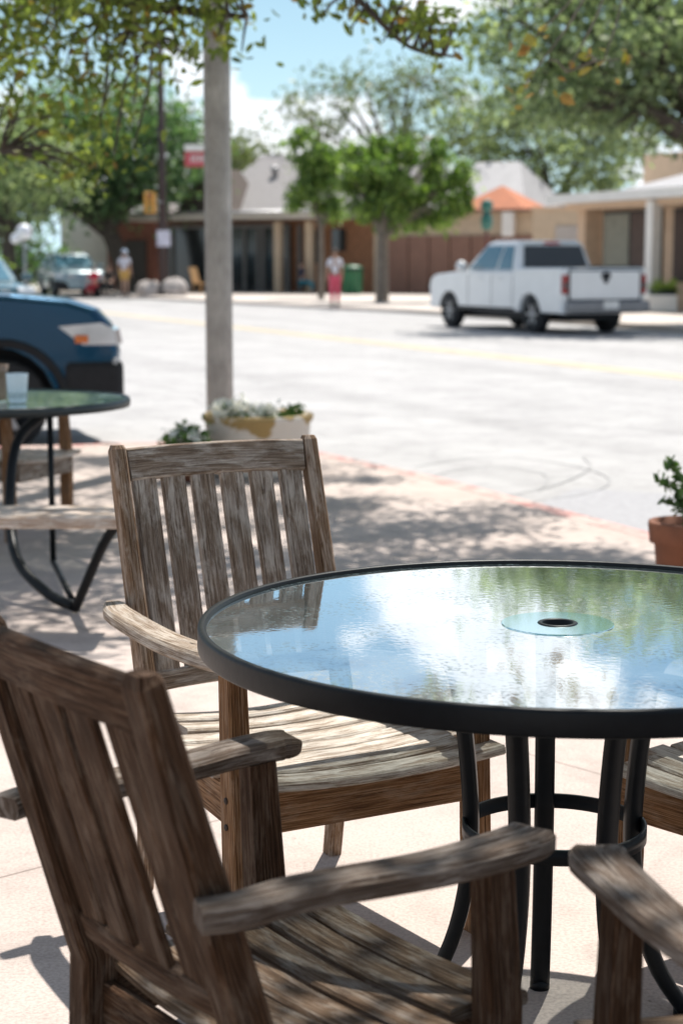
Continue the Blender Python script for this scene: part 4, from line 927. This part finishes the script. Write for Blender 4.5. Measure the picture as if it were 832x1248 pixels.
def suv(label,loc,yaw,paint,glass,wb=2.7,nose=.92,tail=1.0,W=1.88,zh=1.08,zt=1.72,lampc=(.55,.57,.6),seed=0,name='parked_car'):
    r=empty(name,loc,yaw,label=label,cat='car')   # origin under the rear axle
    prof=archprof(-tail,wb+nose,.36,[0,wb],.44,[(wb+nose,.5),(wb+nose+.02,.74),(wb+nose-.04,.95),(wb+nose-.14,zh-.06),(wb+nose-.34,zh+.005),(wb+.1,zh+.05),(wb-.5,zh+.08),(-tail+.05,zh+.08),(-tail,zh-.1),(-tail,.5)])
    b=MB(); loft(b,prof,W,.06,taper=.10); b.build('body',paint,r,bevel=.025)
    cabin(r,(-tail+.1,wb-.25),(-tail+.55,wb-1.15),W-.12,W-.5,zh+.05,zt,paint,glass,[(.10,.36),(.39,.63),(.66,.93)])
    b=MB(); b.box((wb+nose+.0,0,.50),(.12,W-.25,.34)); b.build('front_bumper',DKPLAST,r,bevel=.05)
    b=MB(); b.box((wb+nose*.5+.25,0,.49),(nose-.40,W+.03,.38)); b.build('lower_bumper',DKPLAST,r,bevel=.05)
    for s in (-1,1):
        b=MB(); b.box((wb+nose-.02,s*(W/2-.06),.56),(.05,.14,.26)); b.build('fog_lamp_trim',METAL,r,bevel=.02)
    for x in (0,wb):
        b=MB(); b.box((x,0,.66),(.98,W-.62,.60)); b.build('wheel_well',DKPLAST,r)
    b=MB(); b.box((wb+nose+.03,0,.80),(.10,W*.5,.16)); b.build('grille',METAL,r,bevel=.02)
    for s in (-1,1):
        b=MB(); q=[(wb+nose-.44,.93),(wb+nose-.12,.955),(wb+nose-.02,.90),(wb+nose+.0,.79),(wb+nose-.26,.79)]
        y0,y1=s*(W/2-.30),s*(W/2+.004); b.v+=[(x+.09,y0,z) for x,z in q]+[(x,y1,z) for x,z in q]; k=5
        b.face(list(range(k)) if s>0 else list(range(k))[::-1]); b.face([k+i for i in (range(k) if s<0 else range(k-1,-1,-1))])
        for i in range(k): b.face([i,(i+1)%k,k+(i+1)%k,k+i])
        hl=b.build('headlight',simple('headlamp_glass',lampc,.12,coat=1.),r)
        b=MB(); b.box((wb+nose-.27,s*(W/2+.008),.835),(.10,.012,.06)); b.build('indicator',simple('orange_lens',(.62,.16,.03),.3),hl,bevel=.005)
        b=MB(); b.box((wb-.55,s*(W/2+.12),zh+.16),(.13,.2,.15)); b.build('mirror',paint,r,bevel=.04)
        b=MB(); b.box((-tail-.0,s*(W/2-.14),.95),(.08,.2,.26)); b.build('tail_light',simple('tail_lens',(.4,.02,.02),.3),r,bevel=.02)
        # dark cladding round each arch
        for x in (0,wb):
            b=MB(); b.tube([(x+.475*math.cos(R(a)),s*(W/2-.02),.34+.475*math.sin(R(a))) for a in range(-2,183,12)],.042,8); b.build('arch_trim',DKPLAST,r)
            wheel(r,x,s*(W/2-.13),.345)
        for x in (.55,1.5):
            b=MB(); b.box((x,s*(W/2+.012),zh-.12),(.18,.03,.035)); b.build('door_handle',paint,r,bevel=.008)
        b=MB(); b.tube([(.0,s*(W/2-.32),zt+.03),(wb-1.3,s*(W/2-.32),zt+.03)],.02,6); b.build('roof_rail',METAL,r)
    b=MB(); b.box((wb/2,0,.36),(wb+nose*.5,W-.6,.2)); b.build('underbody',DKPLAST,r)
    b=MB(); b.box((wb+nose+.065,0,.52),(.02,.32,.15)); b.build('number_plate',WHITEP,r)
    return r
yw=R(17); fwx,fwy=-2.78,13.82   # front axle centre of the dark blue car
suv('dark blue car with its nose showing behind the far bench table',(fwx-2.75*math.cos(yw),fwy-2.75*math.sin(yw),RD),yw,simple('dark_blue_paint',(.004,.048,.10),.26,.04,3,coat=.4,metal=.75,spec=.3),CARGLASS,wb=2.75,nose=.86,W=1.9,zh=1.12,zt=1.78)
yw=R(-72); suv('silver blue car parked facing the camera under the far left oak',(-11.05,70.4,RD),yw,carpaint('silver_blue_paint',(.20,.29,.33)),BLUEGLASS,zt=1.68)
yw=R(-70); suv('dark teal car parked at the left edge behind the dark blue car',(-7.6,34.6,RD),yw,carpaint('dark_teal_paint',(.03,.10,.13)),BLUEGLASS,zt=1.5,zh=.95)

# ------------------------------------------------------------------ people
SKIN=simple('skin',(.42,.26,.19),.6,.05,10); HAIR=simple('dark_hair',(.03,.02,.015),.7)
def skinmesh(name,verts,edges,radii,mat,parent,sub=1):
    me=bpy.data.meshes.new(name); me.from_pydata(verts,edges,[]); o=bpy.data.objects.new(name,me); col.objects.link(o); o.parent=parent
    me.materials.append(mat); m=o.modifiers.new('skin','SKIN'); m.use_smooth_shade=True
    for v,r_ in zip(me.skin_vertices[0].data,radii): v.radius=(r_,r_) if not isinstance(r_,tuple) else r_
    me.skin_vertices[0].data[0].use_root=True
    s=o.modifiers.new('s','SUBSURF'); s.levels=s.render_levels=sub; return o
def person(label,loc,yaw,H,top,bottom,seated=False,long_legs=True,hat=None,hair=HAIR,topm=None,legm=None,female=False):
    """front = local +y"""
    r=empty('person',loc,R(yaw),label=label,cat='person'); h=H
    z0=-.26*h if seated else 0
    hipz=.53*h+z0
    sw=.105*h if not female else .098*h
    V=[];E=[];RR=[]; ix={}
    def J(k,x,y,z,r_,p=None):
        ix[k]=len(V); V.append((x,y,z)); RR.append(r_)
        if p: E.append((ix[p],ix[k]))
    J('pel',0,0,hipz,.062*h); J('spine',0,0,hipz+.10*h,.055*h,'pel'); J('chest',0,.0,hipz+.21*h,.068*h,'spine'); J('sh',0,0,hipz+.27*h,.045*h,'chest'); J('neck',0,.0,hipz+.315*h,.026*h,'sh'); J('head',0,.006*h,hipz+.365*h,.040*h,'neck'); J('brow',0,.008*h,hipz+.405*h,.048*h,'head'); J('crown',0,0,hipz+.445*h,.036*h,'brow')
    J('nose',0,.062*h,hipz+.378*h,.008*h,'head')
    for s,n in ((-1,'l'),(1,'r')):
        J('ear'+n,s*.05*h,0,hipz+.385*h,.008*h,'head')
        J('s'+n,s*sw,0,hipz+.265*h,.032*h,'sh'); 
        if seated: J('e'+n,s*sw*1.2,.05*h,hipz+.12*h,.024*h,'s'+n); J('w'+n,s*sw*.8,.17*h,hipz+.07*h,.016*h,'e'+n); hd_=(0,1,-.1)
        else: J('e'+n,s*sw*1.3,-.005*h,hipz+.105*h,.024*h,'s'+n); J('w'+n,s*sw*1.32,.03*h,hipz-.03*h,.016*h,'e'+n); hd_=(0,.15,-1)
        w_=V[ix['w'+n]]; J('p'+n,w_[0]+hd_[0]*.03*h,w_[1]+hd_[1]*.03*h,w_[2]+hd_[2]*.03*h,.017*h,'w'+n); p_=V[ix['p'+n]]
        for f in range(4):
            o_=(f-1.5)*.011*h; l_=(.042,.05,.047,.038)[f]*h; a_=(p_[0],p_[1]+(o_ if not seated else 0),p_[2]+(0 if not seated else 0))
            J('f%d'%f+n,p_[0]+(o_ if seated else 0),p_[1]+(hd_[1]*l_ if seated else o_+.004),p_[2]+hd_[2]*l_,.006*h,'p'+n)
        J('t'+n,p_[0]-s*.02*h,p_[1]+.018*h,p_[2]-.01*h,.006*h,'p'+n)
        J('h'+n,s*.052*h,.0,hipz-.03*h,.052*h,'pel')
        if seated: J('k'+n,s*.062*h,.245*h,hipz-.025*h,.034*h,'h'+n); J('a'+n,s*.06*h,.25*h,hipz-.235*h,.020*h,'k'+n); ft=.25*h; az_=hipz-.235*h
        else: J('k'+n,s*.052*h,.01*h,.285*h,.034*h,'h'+n); J('a'+n,s*.052*h,-.01*h,.05*h,.020*h,'k'+n); ft=-.01*h; az_=.05*h
        J('b'+n,s*.055*h,ft+.07*h,az_-.028*h,.016*h,'a'+n)
    skinmesh('body',V,E,RR,SKIN,r)
    def P(k,dz=0): v=V[ix[k]]; return (v[0],v[1],v[2]+dz)
    g=.010*h
    # top with short sleeves
    vv=[P('pel'),P('spine'),P('chest'),P('sh',-.01*h)]; ee=[(0,1),(1,2),(2,3)]; rr_=[.072*h,.064*h,.078*h,.05*h]
    for n in 'lr':
        a=Vector(P('s'+n)); c=Vector(P('e'+n)); vv+=[tuple(a),tuple(a.lerp(c,.75))]; k=len(vv); ee+=[(3,k-2),(k-2,k-1)]; rr_+=[.042*h,.034*h]
    skinmesh('shirt',vv,ee,rr_,topm,r)
    vv=[P('pel',-.005*h)]; ee=[]; rr_=[.068*h]
    for n in 'lr':
        a=Vector(P('h'+n)); c=Vector(P('k'+n)); e_=Vector(P('a'+n)); k=len(vv)
        if long_legs: vv+=[tuple(a),tuple(c),tuple(e_+Vector((0,0,.03*h)))]; ee+=[(0,k),(k,k+1),(k+1,k+2)]; rr_+=[.06*h,.044*h,.032*h]
        else: vv+=[tuple(a),tuple(a.lerp(c,.8))]; ee+=[(0,k),(k,k+1)]; rr_+=[.06*h,.05*h]
    skinmesh('trousers' if long_legs else 'shorts',vv,ee,rr_,legm,r)
    b=MB(); c=P('brow'); b.lathe([(.001,.052*h),(.03*h,.046*h),(.048*h,.025*h),(.054*h,0),(.05*h,-.02*h)],(c[0],c[1]-.012*h,c[2]+.006*h),18)
    b.build('hair',hair,r)
    if hat:
        b=MB(); b.lathe([(.001,.066*h),(.04*h,.058*h),(.056*h,.02*h),(.06*h,0),(.085*h,-.012*h),(.085*h,-.016*h),(.055*h,-.004*h)],(c[0],c[1],c[2]+.01*h),20); b.build('hat',hat,r)
    b=MB()
    for s in (-1,1): b.box((s*.018*h,.052*h,P('head')[2]+.02*h),(.012*h,.006*h,.006*h))
    b.build('eyes',HAIR,r)
    for n in 'lr':
        a=P('a'+n); b=MB(); b.box((a[0],a[1]+.03*h,a[2]-.034*h),(.05*h,.15*h,.032*h)); b.build('shoe',DKPLAST,r,bevel=.01)
    return r
cloth=lambda n,c: simple(n,c,.9,.08,6)
person('person with brown hair in a white shirt and pink trousers walking away across the street',(-.19,50.6,0),12,1.66,0,0,topm=cloth('white_shirt',(.62,.62,.68)),legm=cloth('pink_trousers',(.62,.10,.16)),hair=simple('brown_hair',(.07,.035,.02),.7),female=True,long_legs=True)
person('person in a dark top and bright blue trousers sitting outside the storefront',(-1.62,71.5,.0),-80,1.78,0,0,seated=True,topm=cloth('navy_top',(.02,.025,.06)),legm=cloth('blue_trousers',(.02,.27,.36)))
person('person in a white shirt, pale blue hat and yellow shorts under the left oak',(-8.1,65.9,0),-20,1.72,0,0,topm=cloth('white_top',(.62,.62,.70)),legm=cloth('yellow_shorts',(.55,.34,.10)),hat=cloth('pale_blue_hat',(.50,.60,.75)),long_legs=False)
person('person in a red top sitting low beside the silver blue car',(-9.25,66,0),160,1.55,0,0,seated=True,topm=cloth('red_top',(.55,.02,.05)),legm=cloth('dark_red_trousers',(.3,.02,.03)))
person('person in black clothes sitting right of the one in the red top',(-8.75,66.4,0),170,1.6,0,0,seated=True,topm=cloth('black_top',(.02,.02,.02)),legm=cloth('black_trousers',(.02,.02,.02)))
def seatbox(label,x,y,name='stool',m=DKPLAST,rz=0,h=.40):
    t=empty(name,(x,y,0),rz,label=label,cat=name.replace('_',' ')); b=MB(); b.box((0,0,h-.02),(.42,.42,.05)); b.build('seat',m,t,bevel=.01)
    for sx_ in (-1,1):
        for sy_ in (-1,1):
            b=MB(); b.tube([(sx_*.17,sy_*.17,h-.04),(sx_*.19,sy_*.19,0)],.018,6); b.build('leg',m,t)
seatbox('dark stool under the person in blue trousers',-1.62,71.5,h=.44)
seatbox('low dark stool under the person in the red top',-9.25,66.0,h=.35); seatbox('low dark stool under the person in black clothes',-8.75,66.4,h=.37)
# wheelie bin, sidewalk chair, rocks
t=empty('litter_bin',(.42,69.6,0),label='dark green rubbish bin right of the person in pink trousers',cat='bin')
b=MB(); b.lathe([(0,0),(.36,0),(.40,.1),(.43,.95),(.46,.97),(.46,1.02),(.3,1.12),(0.001,1.15)],seg=20); b.build('drum',simple('bin_green',(.01,.11,.045),.5),t)
b=MB(); b.lathe([(.465,.94),(.475,.96),(.475,1.0),(.465,1.02)],seg=20); b.build('lid_rim',DKPLAST,t)
t=empty('wooden_chair',(-5.6,70.2,0),R(-35),label='small slanted wooden chair standing on the pavement before the dark shopfront',cat='chair')
SW=simple('honey_wood',(.42,.25,.11),.7)
b=MB(); b.box((0,0,.42),(.5,.48,.05)); b.build('seat',SW,t)
b=MB(); b.beam([(-.22,0,.42),(-.42,0,1.05)],(0,1,0),.46,.03); b.build('backrest',SW,t)
for x in (-1,1):
    for y in (-1,1): b=MB(); b.tube([(x*.2,y*.2,.4),(x*.23,y*.22,0)],.025,6); b.build('leg',SW,t)
ROCK=simple('pale_rock',(.40,.36,.34),.9,.3,6,bump=.5)
for k,(px,yy,s,lb) in enumerate(((181,66.6,.42,'pale rock heap left of the utility pole base'),(215,66.8,.5,'pale grey boulder right of the utility pole base'),(192,67.4,.4,'grey boulder close behind the utility pole base'))):
    b=MB(); rs4=random.Random(k+3); ph=[rs4.uniform(0,6) for _ in range(4)]
    prof_=8; seg_=12
    for i in range(prof_+1):
        th_=math.pi*i/prof_
        for j in range(seg_):
            f_=2*math.pi*j/seg_; q=s*(1+.16*math.sin(2*f_+ph[0]+th_)+.12*math.sin(3*f_+ph[1])*math.sin(2*th_+ph[2]))
            b.v.append((q*math.sin(th_)*math.cos(f_),q*math.sin(th_)*math.sin(f_),max(-.02,.35*s+q*.9*math.cos(th_))))
    for i in range(prof_):
        for j in range(seg_): b.face([i*seg_+j,(i+1)*seg_+j,(i+1)*seg_+(j+1)%seg_,i*seg_+(j+1)%seg_],None,0,True)
    o=b.build('boulder',ROCK,loc=((px-416)/2129.2*yy,yy,0)); tag(o,lb,'rock',group='boulders round the utility pole')
